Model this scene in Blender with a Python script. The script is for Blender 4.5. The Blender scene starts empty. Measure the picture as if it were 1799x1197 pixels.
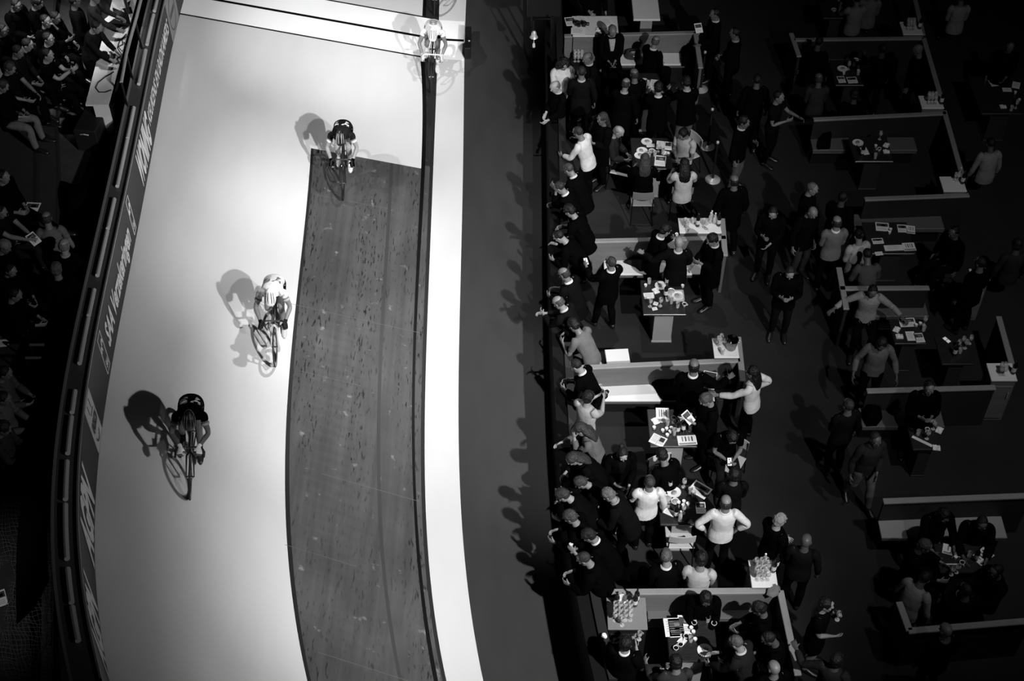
import bpy, math, random
import numpy as np
from mathutils import Vector, Matrix, kdtree, noise as mnoise

scene = bpy.context.scene
COL = scene.collection
PI = math.pi
R = math.radians

# ------------------------------------------------------------------ camera
FPX = 50.0 / 36.0 * 1799
CAM_A = R(42.5)
CAM_H = 18.4
FW = np.array([0, math.sin(CAM_A), -math.cos(CAM_A)])
UP = np.array([0, math.cos(CAM_A), math.sin(CAM_A)])
CAMP = np.array([0, 0, CAM_H])


def P(px, py, z=0.0):
    d = np.array([(px - 899.5) / FPX, 0, 0]) + UP * ((598.5 - py) / FPX) + FW
    return CAMP + d * ((z - CAM_H) / d[2])


def pix(p):
    q = np.array(p, float) - CAMP
    dz = q @ FW
    return 899.5 + FPX * q[0] / dz, 598.5 - FPX * (q @ UP) / dz


cam_data = bpy.data.cameras.new('camera')
cam_data.lens = 50
cam_data.sensor_width = 36
cam_data.sensor_fit = 'HORIZONTAL'
cam_data.clip_end = 200
cam = bpy.data.objects.new('camera', cam_data)
COL.objects.link(cam)
cam.location = (0, 0, CAM_H)
cam.rotation_euler = (CAM_A, 0, 0)
scene.camera = cam

# ------------------------------------------------------------------ materials
_mats = {}
ALB = .78


def mat(key, v, rough=.6, metal=0.0, spec=.3, bump=0.0, bscale=30.0, var=0.0, vscale=6.0, stretch=None, emit=0.0):
    if key in _mats:
        return _mats[key]
    v = v * ALB
    m = bpy.data.materials.new(key)
    m.use_nodes = True
    nt = m.node_tree
    b = nt.nodes['Principled BSDF']
    b.inputs['Base Color'].default_value = (v, v, v, 1)
    b.inputs['Roughness'].default_value = rough
    b.inputs['Metallic'].default_value = metal
    b.inputs['Specular IOR Level'].default_value = spec
    if emit:
        b.inputs['Emission Color'].default_value = (1, 1, 1, 1)
        b.inputs['Emission Strength'].default_value = emit
    if bump or var:
        tc = nt.nodes.new('ShaderNodeTexCoord')
        src = tc.outputs['Object']
        if stretch:
            mp = nt.nodes.new('ShaderNodeMapping')
            mp.inputs['Scale'].default_value = stretch
            nt.links.new(src, mp.inputs['Vector'])
            src = mp.outputs['Vector']
    if var:
        n = nt.nodes.new('ShaderNodeTexNoise')
        n.inputs['Scale'].default_value = vscale
        n.inputs['Detail'].default_value = 5
        nt.links.new(src, n.inputs['Vector'])
        mr = nt.nodes.new('ShaderNodeMapRange')
        mr.inputs['From Min'].default_value = .25
        mr.inputs['From Max'].default_value = .75
        mr.inputs['To Min'].default_value = v * (1 - var)
        mr.inputs['To Max'].default_value = v * (1 + var)
        nt.links.new(n.outputs['Fac'], mr.inputs['Value'])
        cc = nt.nodes.new('ShaderNodeCombineColor')
        for i in range(3):
            nt.links.new(mr.outputs[0], cc.inputs[i])
        nt.links.new(cc.outputs[0], b.inputs['Base Color'])
    if bump:
        n = nt.nodes.new('ShaderNodeTexNoise')
        n.inputs['Scale'].default_value = bscale
        n.inputs['Detail'].default_value = 3
        nt.links.new(src, n.inputs['Vector'])
        bp = nt.nodes.new('ShaderNodeBump')
        bp.inputs['Strength'].default_value = bump
        bp.inputs['Distance'].default_value = .02
        nt.links.new(n.outputs['Fac'], bp.inputs['Height'])
        nt.links.new(bp.outputs['Normal'], b.inputs['Normal'])
    _mats[key] = m
    return m


CS = [1.0, 1.0]


def cloth(v):
    v = v * CS[0] if v > .1 else v * (.2 + .8 * max(0, (v - .03) / .07) * CS[0])
    v = max(round(v, 4), .0012)
    return mat('cloth_%04d' % round(v * 10000), v, rough=.85, spec=(.1 if v > .05 else .015), bump=.6, bscale=9, var=.12, vscale=14)


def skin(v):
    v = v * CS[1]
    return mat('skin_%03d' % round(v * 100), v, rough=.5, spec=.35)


def hairm(v):
    v = v * .6 * CS[1] if v > .02 else v * .4
    return mat('hair_%04d' % round(v * 10000), v, rough=.55, spec=.3, bump=.8, bscale=60, var=.35, vscale=40, stretch=(1, 1, .25))


def glassm():
    if 'clear_glass' in _mats:
        return _mats['clear_glass']
    m = bpy.data.materials.new('clear_glass')
    m.use_nodes = True
    nt = m.node_tree
    b = nt.nodes['Principled BSDF']
    b.inputs['Base Color'].default_value = (.9, .9, .9, 1)
    b.inputs['Roughness'].default_value = .08
    b.inputs['IOR'].default_value = 1.45
    b.inputs['Transmission Weight'].default_value = .75
    _mats['clear_glass'] = m
    return m


# ------------------------------------------------------------------ mesh building
def new_obj(name, me, parent=None, loc=None, rot=None):
    o = bpy.data.objects.new(name, me)
    COL.objects.link(o)
    if parent is not None:
        o.parent = parent
    if loc is not None:
        o.location = loc
    if rot is not None:
        o.rotation_euler = rot
    return o


def empty(name, loc=(0, 0, 0), rz=0.0, label=None, cat=None, group=None, rot=None, scale=None):
    o = bpy.data.objects.new(name, None)
    o.empty_display_size = .1
    COL.objects.link(o)
    o.location = loc
    o.rotation_euler = rot if rot is not None else (0, 0, rz)
    if scale:
        o.scale = (scale,) * 3
    tag(o, label, cat, group)
    return o


def tag(o, label=None, cat=None, group=None, kind=None):
    if label:
        o['label'] = label
    if cat:
        o['category'] = cat
    if group:
        o['group'] = group
    if kind:
        o['kind'] = kind
    return o


class MB:
    def __init__(self):
        self.v = []
        self.f = []
        self.m = []
        self.mi = 0

    def add(self, vs, fs):
        b = len(self.v)
        self.v.extend([tuple(map(float, p)) for p in vs])
        self.f.extend([tuple(i + b for i in f) for f in fs])
        self.m.extend([self.mi] * len(fs))
        return self

    def box(self, c, s, rz=0.0, bevel=0.0, taper=1.0):
        sx, sy, sz = s[0] / 2, s[1] / 2, s[2] / 2
        if bevel:
            b = min(bevel, sx * .9, sy * .9, sz * .9)
            rings = []
            for z, ins in ((-sz, b), (-sz + b, 0), (sz - b, 0), (sz, b)):
                x, y = sx - ins, sy - ins
                bb = b * .6
                rings.append([(x - bb, -y, z), (x, -y + bb, z), (x, y - bb, z), (x - bb, y, z), (-x + bb, y, z), (-x, y - bb, z), (-x, -y + bb, z), (-x + bb, -y, z)])
            vs = [p for r in rings for p in r]
            fs = [tuple(range(7, -1, -1)), tuple(range(24, 32))]
            for k in range(3):
                for i in range(8):
                    j = (i + 1) % 8
                    fs.append((k * 8 + i, k * 8 + j, k * 8 + 8 + j, k * 8 + 8 + i))
        else:
            t = taper
            vs = [(-sx, -sy, -sz), (sx, -sy, -sz), (sx, sy, -sz), (-sx, sy, -sz), (-sx * t, -sy * t, sz), (sx * t, -sy * t, sz), (sx * t, sy * t, sz), (-sx * t, sy * t, sz)]
            fs = [(3, 2, 1, 0), (4, 5, 6, 7), (0, 1, 5, 4), (1, 2, 6, 5), (2, 3, 7, 6), (3, 0, 4, 7)]
        ca, sa = math.cos(rz), math.sin(rz)
        vs = [(c[0] + x * ca - y * sa, c[1] + x * sa + y * ca, c[2] + z) for x, y, z in vs]
        return self.add(vs, fs)

    def rings(self, rings, cap=True, closed=True):
        n = len(rings[0])
        vs = [p for r in rings for p in r]
        fs = []
        for k in range(len(rings) - 1):
            for i in range(n if closed else n - 1):
                j = (i + 1) % n
                fs.append((k * n + i, k * n + j, (k + 1) * n + j, (k + 1) * n + i))
        if cap and closed:
            fs.append(tuple(range(n - 1, -1, -1)))
            fs.append(tuple(range((len(rings) - 1) * n, len(rings) * n)))
        return self.add(vs, fs)

    def lathe(self, prof, c=(0, 0, 0), n=14, cap=True, sx=1.0, sy=1.0):
        rr = []
        for r, z in prof:
            rr.append([(c[0] + sx * r * math.cos(2 * PI * i / n), c[1] + sy * r * math.sin(2 * PI * i / n), c[2] + z) for i in range(n)])
        return self.rings(rr, cap)

    def tube(self, pts, r, n=8, cap=True, flat=1.0):
        pts = [Vector(p) for p in pts]
        if not hasattr(r, '__len__'):
            r = [r] * len(pts)
        rr = []
        prev = None
        for i, p in enumerate(pts):
            t = (pts[min(i + 1, len(pts) - 1)] - pts[max(i - 1, 0)]).normalized()
            if prev is None:
                a = Vector((0, 0, 1)) if abs(t.z) < .9 else Vector((0, 1, 0))
                u = t.cross(a).normalized()
            else:
                u = (prev - t * prev.dot(t)).normalized()
            w = t.cross(u)
            prev = u
            rr.append([tuple(p + (u * math.cos(2 * PI * k / n) + w * math.sin(2 * PI * k / n) * flat) * r[i]) for k in range(n)])
        return self.rings(rr, cap)

    def torus(self, c, R0, r, axis='x', n=36, m=8, a0=0.0, a1=2 * PI):
        full = abs(a1 - a0 - 2 * PI) < 1e-6
        rr = []
        for i in range(n if full else n + 1):
            a = a0 + (a1 - a0) * i / n
            ring = []
            for k in range(m):
                b = 2 * PI * k / m
                q = R0 + r * math.cos(b)
                h = r * math.sin(b)
                if axis == 'x':
                    ring.append((c[0] + h, c[1] + q * math.cos(a), c[2] + q * math.sin(a)))
                elif axis == 'z':
                    ring.append((c[0] + q * math.cos(a), c[1] + q * math.sin(a), c[2] + h))
                else:
                    ring.append((c[0] + q * math.cos(a), c[1] + h, c[2] + q * math.sin(a)))
            rr.append(ring)
        if full:
            rr.append(rr[0])
        return self.rings(rr, cap=not full)

    def ellipsoid(self, c, r, n=14, m=9):
        prof = []
        rr = []
        for k in range(m + 1):
            t = -PI / 2 + PI * k / m
            q = max(math.cos(t), .02)
            rr.append([(c[0] + r[0] * q * math.cos(2 * PI * i / n), c[1] + r[1] * q * math.sin(2 * PI * i / n), c[2] + r[2] * math.sin(t)) for i in range(n)])
        return self.rings(rr)

    def prism(self, poly, z0, z1):
        n = len(poly)
        return self.rings([[(x, y, z0) for x, y in poly], [(x, y, z1) for x, y in poly]])

    def mesh(self, name, mats, smooth=False):
        me = bpy.data.meshes.new(name)
        me.from_pydata(self.v, [], self.f)
        if not isinstance(mats, (list, tuple)):
            mats = [mats]
        for m in mats:
            me.materials.append(m)
        if len(mats) > 1:
            me.polygons.foreach_set('material_index', self.m)
        if smooth:
            me.polygons.foreach_set('use_smooth', [True] * len(self.f))
            try:
                me.set_sharp_from_angle(angle=R(40))
            except Exception:
                pass
        me.update()
        return me

    def build(self, name, mats, parent=None, smooth=False, loc=None, rot=None):
        return new_obj(name, self.mesh(name, mats, smooth), parent, loc, rot)


def text_mesh(txt, size=1.0, shear=0.0, bold=0.0, align='LEFT', depth=0.0, spacing=1.0):
    cu = bpy.data.curves.new('lettering', 'FONT')
    cu.body = txt
    cu.size = size
    cu.shear = shear
    cu.offset = bold
    cu.align_x = align
    cu.extrude = depth
    cu.space_character = spacing
    cu.resolution_u = 3
    o = bpy.data.objects.new('lettering', cu)
    COL.objects.link(o)
    dg = bpy.context.evaluated_depsgraph_get()
    me = bpy.data.meshes.new_from_object(o.evaluated_get(dg))
    bpy.data.objects.remove(o)
    bpy.data.curves.remove(cu)
    V = np.array([v.co[:] for v in me.vertices]).reshape(-1, 3)
    Fs = [tuple(p.vertices) for p in me.polygons]
    bpy.data.meshes.remove(me)
    return V, Fs


def eval_mesh(o):
    dg = bpy.context.evaluated_depsgraph_get()
    dg.update()
    me = bpy.data.meshes.new_from_object(o.evaluated_get(dg))
    return me


def copy_tree(o, parent=None):
    c = o.copy()
    COL.objects.link(c)
    if parent is not None:
        c.parent = parent
    for ch in list(o.children):
        copy_tree(ch, c)
    return c
# ------------------------------------------------------------------ people: one rest-pose figure, posed per person
# rest pose: facing -Y, left side = +X, arms lowered 45 degrees
BN = []
BPAR = {}
BHEAD = {}


def bone(n, par, head):
    BN.append(n)
    BPAR[n] = par
    BHEAD[n] = np.array(head, float)


bone('pelvis', None, (0, 0, .95))
bone('spine', 'pelvis', (0, 0, 1.06))
bone('chest', 'spine', (0, .005, 1.22))
bone('neck', 'chest', (0, .015, 1.475))
bone('head', 'neck', (0, .005, 1.565))
ARM_D = {}
FING = [(-.033, .074, .0086), (-.011, .083, .0090), (.011, .077, .0086), (.032, .060, .0076)]
for s, S in ((1, 'L'), (-1, 'R')):
    d = np.array([s * .7071, 0, -.7071])
    nrm = np.array([-s * .7071, 0, -.7071])
    ARM_D[S] = (d, nrm)
    sh = np.array([s * .178, .012, 1.415])
    bone('upper' + S, 'chest', sh)
    bone('fore' + S, 'upper' + S, sh + d * .29)
    bone('hand' + S, 'fore' + S, sh + d * .55)
    w = sh + d * .55
    for i, (oy, ln, r) in enumerate(FING):
        b = w + d * .098 + np.array([0, oy, 0])
        bone('f%d%s' % (i, S), 'hand' + S, b)
        bone('g%d%s' % (i, S), 'f%d%s' % (i, S), b + d * ln * .5)
    bone('t' + S, 'hand' + S, w + d * .03 + np.array([0, -.03, 0]))
    bone('thigh' + S, 'pelvis', (s * .095, 0, .92))
    bone('shin' + S, 'thigh' + S, (s * .105, -.012, .50))
    bone('foot' + S, 'shin' + S, (s * .11, .02, .085))
NB = len(BN)
BI = {n: i for i, n in enumerate(BN)}


def W(**kw):
    a = np.zeros(NB)
    for k, x in kw.items():
        a[BI[k]] += x
    return a / a.sum()


def torso_w(z):
    ks = [(.97, 'pelvis'), (1.14, 'spine'), (1.32, 'chest'), (1.47, 'chest'), (1.53, 'neck'), (1.60, 'head')]
    if z <= ks[0][0]:
        return W(pelvis=1)
    for (a, na), (b, nb) in zip(ks, ks[1:]):
        if z <= b:
            t = (z - a) / (b - a)
            x = np.zeros(NB)
            x[BI[na]] += 1 - t
            x[BI[nb]] += t
            return x
    return W(head=1)


class LF:
    """lofted closed pieces with per-section bone weights"""

    def __init__(self):
        self.mb = MB()
        self.w = []

    def sec(self, secs, n=14):
        rr = []
        for c, u, v, w in secs:
            c = np.array(c, float)
            u = np.array(u, float)
            v = np.array(v, float)
            rr.append([tuple(c + u * math.cos(2 * PI * i / n) + v * math.sin(2 * PI * i / n)) for i in range(n)])
            self.w.extend([w] * n)
        self.mb.rings(rr)

    def torso(self, prof, n=20):
        self.sec([((0, yo, z), (rx, 0, 0), (0, ry, 0), torso_w(z)) for z, rx, ry, yo in prof], n)

    def ell(self, c, r, w, n=14, m=9):
        b = len(self.mb.v)
        self.mb.ellipsoid(c, r, n, m)
        self.w.extend([w] * (len(self.mb.v) - b))

    def arm(self, S, prof, n=12):
        # prof: (t along arm from shoulder, r forward-back, r thickness)
        s = 1 if S == 'L' else -1
        d, nrm = ARM_D[S]
        sh = BHEAD['upper' + S]
        secs = []
        for t, ra, rb in prof:
            U, Fo, Ha = 'upper' + S, 'fore' + S, 'hand' + S
            if t < .11:
                k = max(0, min(1, (t + .06) / .15))
                w = W(**{'chest': 1 - k + 1e-6, U: k + 1e-6})
            elif t < .23:
                w = W(**{U: 1})
            elif t < .35:
                k = (t - .23) / .12
                w = W(**{U: 1 - k + 1e-6, Fo: k + 1e-6})
            elif t < .52:
                w = W(**{Fo: 1})
            elif t < .58:
                k = (t - .52) / .06
                w = W(**{Fo: 1 - k + 1e-6, Ha: k + 1e-6})
            else:
                w = W(**{Ha: 1})
            secs.append((sh + d * t, (0, -ra, 0), nrm * rb, w))
        self.sec(secs, n)

    def hand(self, S, g=0.0, fingers=True):
        d, nrm = ARM_D[S]
        w0 = BHEAD['hand' + S]
        Y = np.array([0, -1, 0])
        H = W(**{'hand' + S: 1})
        self.sec([(w0 + d * t, Y * (a + g), nrm * (b + g), H) for t, a, b in ((-.005, .027, .02), (.03, .038, .017), (.07, .044, .015), (.10, .044, .012), (.108, .038, .008))], 12)
        if fingers:
            for i, (oy, ln, r) in enumerate(FING):
                f, q = 'f%d%s' % (i, S), 'g%d%s' % (i, S)
                b = w0 + d * .09 + np.array([0, oy, 0])
                sp = np.array([0, oy * .18, 0])
                self.sec([(b + d * (ln + .008) * t + sp * t, Y * r * k, nrm * r * k, W(**ww)) for t, k, ww in
                          ((0, 1.05, {'hand' + S: 1}), (.2, 1, {f: 1}), (.45, 1, {f: .7, q: .3}), (.6, .95, {q: 1}), (.9, .85, {q: 1}), (1.0, .4, {q: 1}))], 8)
        b = w0 + d * .022 + Y * .028
        dt = (d * .62 + Y * .68 + nrm * .25)
        self.sec([(b + dt * t, d * r, nrm * r, W(**{'hand' + S: k, 't' + S: 1 - k})) for t, r, k in ((0, .017 + g, .9), (.03, .0125 + g, .2), (.055, .0105, 0), (.068, .005, 0))], 8)

    def leg(self, S, prof, n=14):
        s = 1 if S == 'L' else -1
        secs = []
        T, Sh, Ft = 'thigh' + S, 'shin' + S, 'foot' + S
        for z, cx, cy, rx, ry in prof:
            if z > .80:
                k = max(0.0, min(1, (.96 - z) / .16))
                w = W(**{'pelvis': 1 - k + 1e-6, T: k + 1e-6})
            elif z > .57:
                w = W(**{T: 1})
            elif z > .43:
                k = (.57 - z) / .14
                w = W(**{T: 1 - k + 1e-6, Sh: k + 1e-6})
            elif z > .12:
                w = W(**{Sh: 1})
            else:
                k = max(0, min(1, (.12 - z) / .06))
                w = W(**{Sh: 1 - k + 1e-6, Ft: k + 1e-6})
            secs.append(((s * cx, cy, z), (rx, 0, 0), (0, ry, 0), w))
        self.sec(secs, n)

    def template(self, voxel=.01, smooth=3, ratio=.3, noise=0.0, remesh=True):
        me = self.mb.mesh('rest', [])
        o = bpy.data.objects.new('rest', me)
        COL.objects.link(o)
        if remesh:
            m = o.modifiers.new('r', 'REMESH')
            m.mode = 'VOXEL'
            m.voxel_size = voxel
            if smooth:
                m = o.modifiers.new('s', 'SMOOTH')
                m.factor = .5
                m.iterations = smooth
            if ratio < 1:
                m = o.modifiers.new('d', 'DECIMATE')
                m.ratio = ratio
        me2 = eval_mesh(o)
        bpy.data.objects.remove(o)
        kd = kdtree.KDTree(len(self.mb.v))
        for i, p in enumerate(self.mb.v):
            kd.insert(p, i)
        kd.balance()
        n = len(me2.vertices)
        V = np.empty(n * 3)
        me2.vertices.foreach_get('co', V)
        V = V.reshape(-1, 3)
        Wt = np.zeros((n, NB))
        for i in range(n):
            for co, j, dist in kd.find_n(V[i], 3):
                Wt[i] += self.w[j] / (dist + .002)
        Wt /= Wt.sum(1, keepdims=True)
        E = np.empty(len(me2.edges) * 2, dtype=np.int64)
        me2.edges.foreach_get('vertices', E)
        E = E.reshape(-1, 2)
        for _ in range(4):
            acc = Wt.copy()
            cnt = np.ones((n, 1))
            np.add.at(acc, E[:, 0], Wt[E[:, 1]])
            np.add.at(acc, E[:, 1], Wt[E[:, 0]])
            np.add.at(cnt, E[:, 0], 1)
            np.add.at(cnt, E[:, 1], 1)
            Wt = acc / cnt
        if noise:
            for i in range(n):
                v = Vector(V[i])
                V[i] += np.array(mnoise.noise_vector(v * 22)) * noise
        me2.polygons.foreach_set('use_smooth', [True] * len(me2.polygons))
        return dict(me=me2, V=V, W=Wt)


# ---- profiles
TORSO = [(.80, .05, .06, .01), (.83, .12, .095, .012), (.89, .165, .115, .015), (.96, .168, .116, .012), (1.03, .155, .108, .004), (1.11, .142, .10, 0), (1.2, .152, .108, 0), (1.29, .168, .116, 0), (1.37, .172, .112, .004), (1.42, .152, .095, .010), (1.455, .108, .075, .015), (1.485, .066, .063, .015), (1.53, .056, .06, .012), (1.60, .054, .06, .012)]
ARMP = [(-.08, .045, .04), (-.03, .056, .050), (.03, .056, .050), (.10, .05, .048), (.18, .045, .044), (.26, .040, .038), (.29, .040, .037), (.34, .042, .039), (.42, .036, .033), (.50, .029, .024), (.56, .027, .02)]
LEGP = [(.93, .085, .005, .08, .095), (.86, .092, .004, .09, .098), (.78, .095, 0, .083, .09), (.68, .098, -.004, .073, .08), (.58, .102, -.008, .061, .065), (.51, .105, -.012, .054, .058), (.46, .106, -.006, .052, .054), (.38, .107, .008, .055, .06), (.28, .108, .015, .048, .05), (.18, .109, .02, .037, .040), (.10, .11, .022, .033, .040), (.05, .11, .02, .034, .045)]
HEADP = [(1.525, .03, .035, -.045), (1.545, .046, .055, -.034), (1.575, .060, .076, -.016), (1.61, .068, .088, -.004), (1.655, .074, .096, .004), (1.70, .074, .097, .006), (1.735, .063, .082, .008), (1.757, .036, .048, .008), (1.766, .010, .012, .008)]


def infl(prof, g, kind, lo=-9, hi=99):
    out = []
    for p in prof:
        if not (lo <= p[0] <= hi):
            continue
        if kind == 'torso':
            out.append((p[0], p[1] + g, p[2] + g, p[3]))
        elif kind == 'arm':
            out.append((p[0], p[1] + g, p[2] + g))
        else:
            out.append((p[0], p[1], p[2], p[3] + g, p[4] + g))
    return out


def t_body():
    L = LF()
    L.torso(TORSO)
    Hd = W(head=1)
    L.sec([((0, yo, z), (rx, 0, 0), (0, ry, 0), Hd) for z, rx, ry, yo in HEADP], 20)
    L.sec([((0, -.088, 1.672), (.008, 0, 0), (0, .012, 0), Hd), ((0, -.098, 1.65), (.011, 0, 0), (0, .014, 0), Hd), ((0, -.104, 1.628), (.016, 0, 0), (0, .014, 0), Hd), ((0, -.094, 1.620), (.012, 0, 0), (0, .008, 0), Hd)], 8)
    for s in (-1, 1):
        L.ell((s * .03, -.080, 1.687), (.026, .017, .009), Hd)
        L.ell((s * .076, .012, 1.645), (.010, .021, .033), Hd)
        L.ell((s * .040, -.068, 1.632), (.022, .018, .016), Hd)
    L.ell((0, -.083, 1.592), (.024, .012, .010), Hd)
    L.ell((0, -.072, 1.55), (.022, .018, .016), Hd)
    for S in 'LR':
        s = 1 if S == 'L' else -1
        L.arm(S, ARMP)
        L.hand(S)
        L.leg(S, LEGP)
        F_ = W(**{'foot' + S: 1})
        L.sec([((s * .11, y, z), (rx, 0, 0), (0, 0, rz), F_) for y, z, rx, rz in ((.06, .04, .02, .025), (.04, .045, .032, .042), (0, .05, .034, .048), (-.06, .04, .040, .036), (-.12, .03, .044, .025), (-.17, .026, .036, .02), (-.19, .024, .015, .012))], 12)
    return L.template(.0062, 3, .16)


def t_top(g, hem, sleeve, hem_g=None, cuff=0.0, mid=.0):
    L = LF()
    pr = infl(TORSO, g, 'torso', .88, 1.46)
    pr = [(z, rx + (hem_g or 0) * max(0, (1.1 - z) / .25) + mid * (abs(z - 1.11) < .09), ry + (hem_g or 0) * max(0, (1.1 - z) / .25) + mid * (abs(z - 1.11) < .09), yo) for z, rx, ry, yo in pr]
    b = pr[0]
    if hem < .88:
        pr = [(hem, b[1] + .004, b[2] + .004, b[3])] + pr
    else:
        pr = [p for p in pr if p[0] >= hem]
    pr.append((1.475, .088, .076, .015))
    pr.append((1.488, .070, .070, .015))
    L.torso(pr, 22)
    for S in 'LR':
        ap = infl(ARMP, g, 'arm', -.2, sleeve)
        if cuff:
            ap = [(t, a + (cuff if t > .3 else 0), b2 + (cuff if t > .3 else 0)) for t, a, b2 in ap]
        L.arm(S, ap)
    return L.template(.0115, 3, .42)


def t_legs(g, low, waist=1.04, flare=0.0):
    L = LF()
    pr = infl(TORSO, g, 'torso', .80, waist)
    L.torso(pr, 20)
    for S in 'LR':
        lp = infl(LEGP, g, 'leg', low - .005, 2)
        lp = [(z, cx, cy, rx + flare * max(0, (.6 - z)), ry + flare * max(0, (.6 - z))) for z, cx, cy, rx, ry in lp]
        L.leg(S, lp)
    return L.template(.0115, 3, .42)


def t_skirt():
    L = LF()
    secs = []
    for z, rx, ry in ((1.04, .162, .115), (.96, .18, .128), (.88, .185, .135), (.78, .19, .145), (.66, .195, .15), (.56, .19, .14)):
        k = max(0, min(1, (.96 - z) / .2)) * .8
        secs.append(((0, .008, z), (rx, 0, 0), (0, ry, 0), W(pelvis=1 - k, thighL=k / 2 + 1e-6, thighR=k / 2 + 1e-6)))
    L.sec(secs, 24)
    return L.template(.013, 2, .5)


def t_shoe(S):
    L = LF()
    s = 1 if S == 'L' else -1
    F_ = W(**{'foot' + S: 1})
    L.sec([((s * .11, y, z), (rx, 0, 0), (0, 0, rz), F_) for y, z, rx, rz in ((.075, .035, .022, .03), (.06, .046, .036, .046), (0, .052, .041, .052), (-.06, .046, .046, .044), (-.12, .034, .050, .033), (-.175, .028, .042, .026), (-.215, .024, .018, .018))], 14)
    return L.template(remesh=False)


def t_shoes_glove(S):
    L = LF()
    L.arm(S, [(.50, .034, .030), (.53, .034, .030), (.56, .033, .027), (.58, .03, .024)])
    L.hand(S, .006, False)
    return L.template(.007, 2, .35)


def t_sock(S):
    L = LF()
    L.leg(S, infl(LEGP, .006, 'leg', .04, .20))
    return L.template(remesh=False)


def t_hair(kind):
    L = LF()
    Hd = W(head=1)
    if kind == 'short':
        L.ell((0, .022, 1.682), (.081, .098, .092), Hd, 20, 14)
        return L.template(.009, 1, .5, .006)
    if kind == 'full':
        L.ell((0, .020, 1.690), (.088, .104, .098), Hd, 20, 14)
        L.ell((0, .040, 1.645), (.085, .085, .08), Hd)
        return L.template(.009, 1, .5, .010)
    if kind == 'fringe':
        L.sec([((0, .018 + o, z), (rx, 0, 0), (0, ry, 0), Hd) for z, rx, ry, o in ((1.59, .055, .055, .02), (1.61, .077, .08, .018), (1.65, .081, .088, .016), (1.69, .080, .090, .016), (1.71, .072, .08, .016))], 20)
        return L.template(.009, 1, .5, .004)
    if kind == 'long':
        L.ell((0, .020, 1.685), (.088, .104, .098), Hd, 20, 14)
        L.sec([((0, .05 + o, z), (rx, 0, 0), (0, ry, 0), w) for z, rx, ry, o, w in ((1.70, .085, .07, 0, Hd), (1.62, .098, .066, .01, Hd), (1.54, .105, .06, .025, W(head=.8, neck=.2)), (1.46, .11, .05, .04, W(head=.4, chest=.6)), (1.38, .10, .035, .055, W(head=.1, chest=.9)), (1.34, .06, .02, .062, W(chest=1)))], 18)
        return L.template(.01, 1, .5, .009)
    if kind == 'curly':
        L.ell((0, .032, 1.69), (.122, .115, .105), Hd, 20, 14)
        L.ell((0, .045, 1.60), (.135, .085, .10), Hd, 20, 14)
        for s in (-1, 1):
            L.ell((s * .09, .01, 1.56), (.05, .06, .09), Hd)
        return L.template(.011, 0, .6, .022)
    if kind == 'bun':
        L.ell((0, .022, 1.685), (.083, .100, .093), Hd, 20, 14)
        L.ell((0, .125, 1.70), (.045, .04, .045), Hd)
        return L.template(.009, 1, .5, .005)
    if kind == 'beanie':
        L.ell((0, .014, 1.70), (.090, .108, .088), Hd, 20, 14)
        return L.template(.010, 1, .5, .003)


def t_collar():
    L = LF()
    w1 = W(chest=.7, neck=.3)
    n = 20
    rr = []
    for r, ry, z, y in ((.082, .080, 1.462, .012), (.071, .074, 1.515, .014), (.064, .067, 1.515, .014), (.060, .064, 1.47, .014)):
        rr.append([(r * math.cos(2 * PI * i / n), y + ry * math.sin(2 * PI * i / n), z - .012 * max(0, -math.sin(2 * PI * i / n))) for i in range(n)])
    rr.append(rr[0])
    L.mb.rings(rr, cap=False)
    L.w = [w1] * len(L.mb.v)
    return L.template(remesh=False)


def t_strap(g):
    # belt band round the hips
    L = LF()
    n = 24
    rr = []
    for dr, z in ((g + .004, .985), (g + .012, .99), (g + .012, 1.02), (g + .004, 1.025)):
        rr.append([((.163 + dr) * math.cos(2 * PI * i / n), .008 + (.112 + dr) * math.sin(2 * PI * i / n), z) for i in range(n)])
    rr.append(rr[0])
    L.mb.rings(rr, cap=False)
    L.w = [W(pelvis=.8, spine=.2)] * len(L.mb.v)
    return L.template(remesh=False)


def t_front(g):
    # the shirt front that shows between the lapels
    L = LF()
    rows = []
    for k in range(9):
        z = 1.10 + (1.452 - 1.10) * k / 8
        hw = .012 + .052 * (k / 8)
        zz = [p[0] for p in TORSO]
        rx = np.interp(z, zz, [p[1] for p in TORSO]) + g + .004
        ry = np.interp(z, zz, [p[2] for p in TORSO]) + g + .004
        yo = np.interp(z, zz, [p[3] for p in TORSO])
        rows.append([(x, yo - ry * math.sqrt(max(0, 1 - (x / rx) ** 2)), z) for x in np.linspace(-hw, hw, 7)])
    back = [[(x, y + .02, z) for x, y, z in r] for r in rows]
    rr = [r + b[::-1] for r, b in zip(rows, back)]
    L.mb.rings(rr)
    for r in rr:
        L.w.extend([torso_w(r[0][2])] * len(r))
    return L.template(remesh=False)


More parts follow.
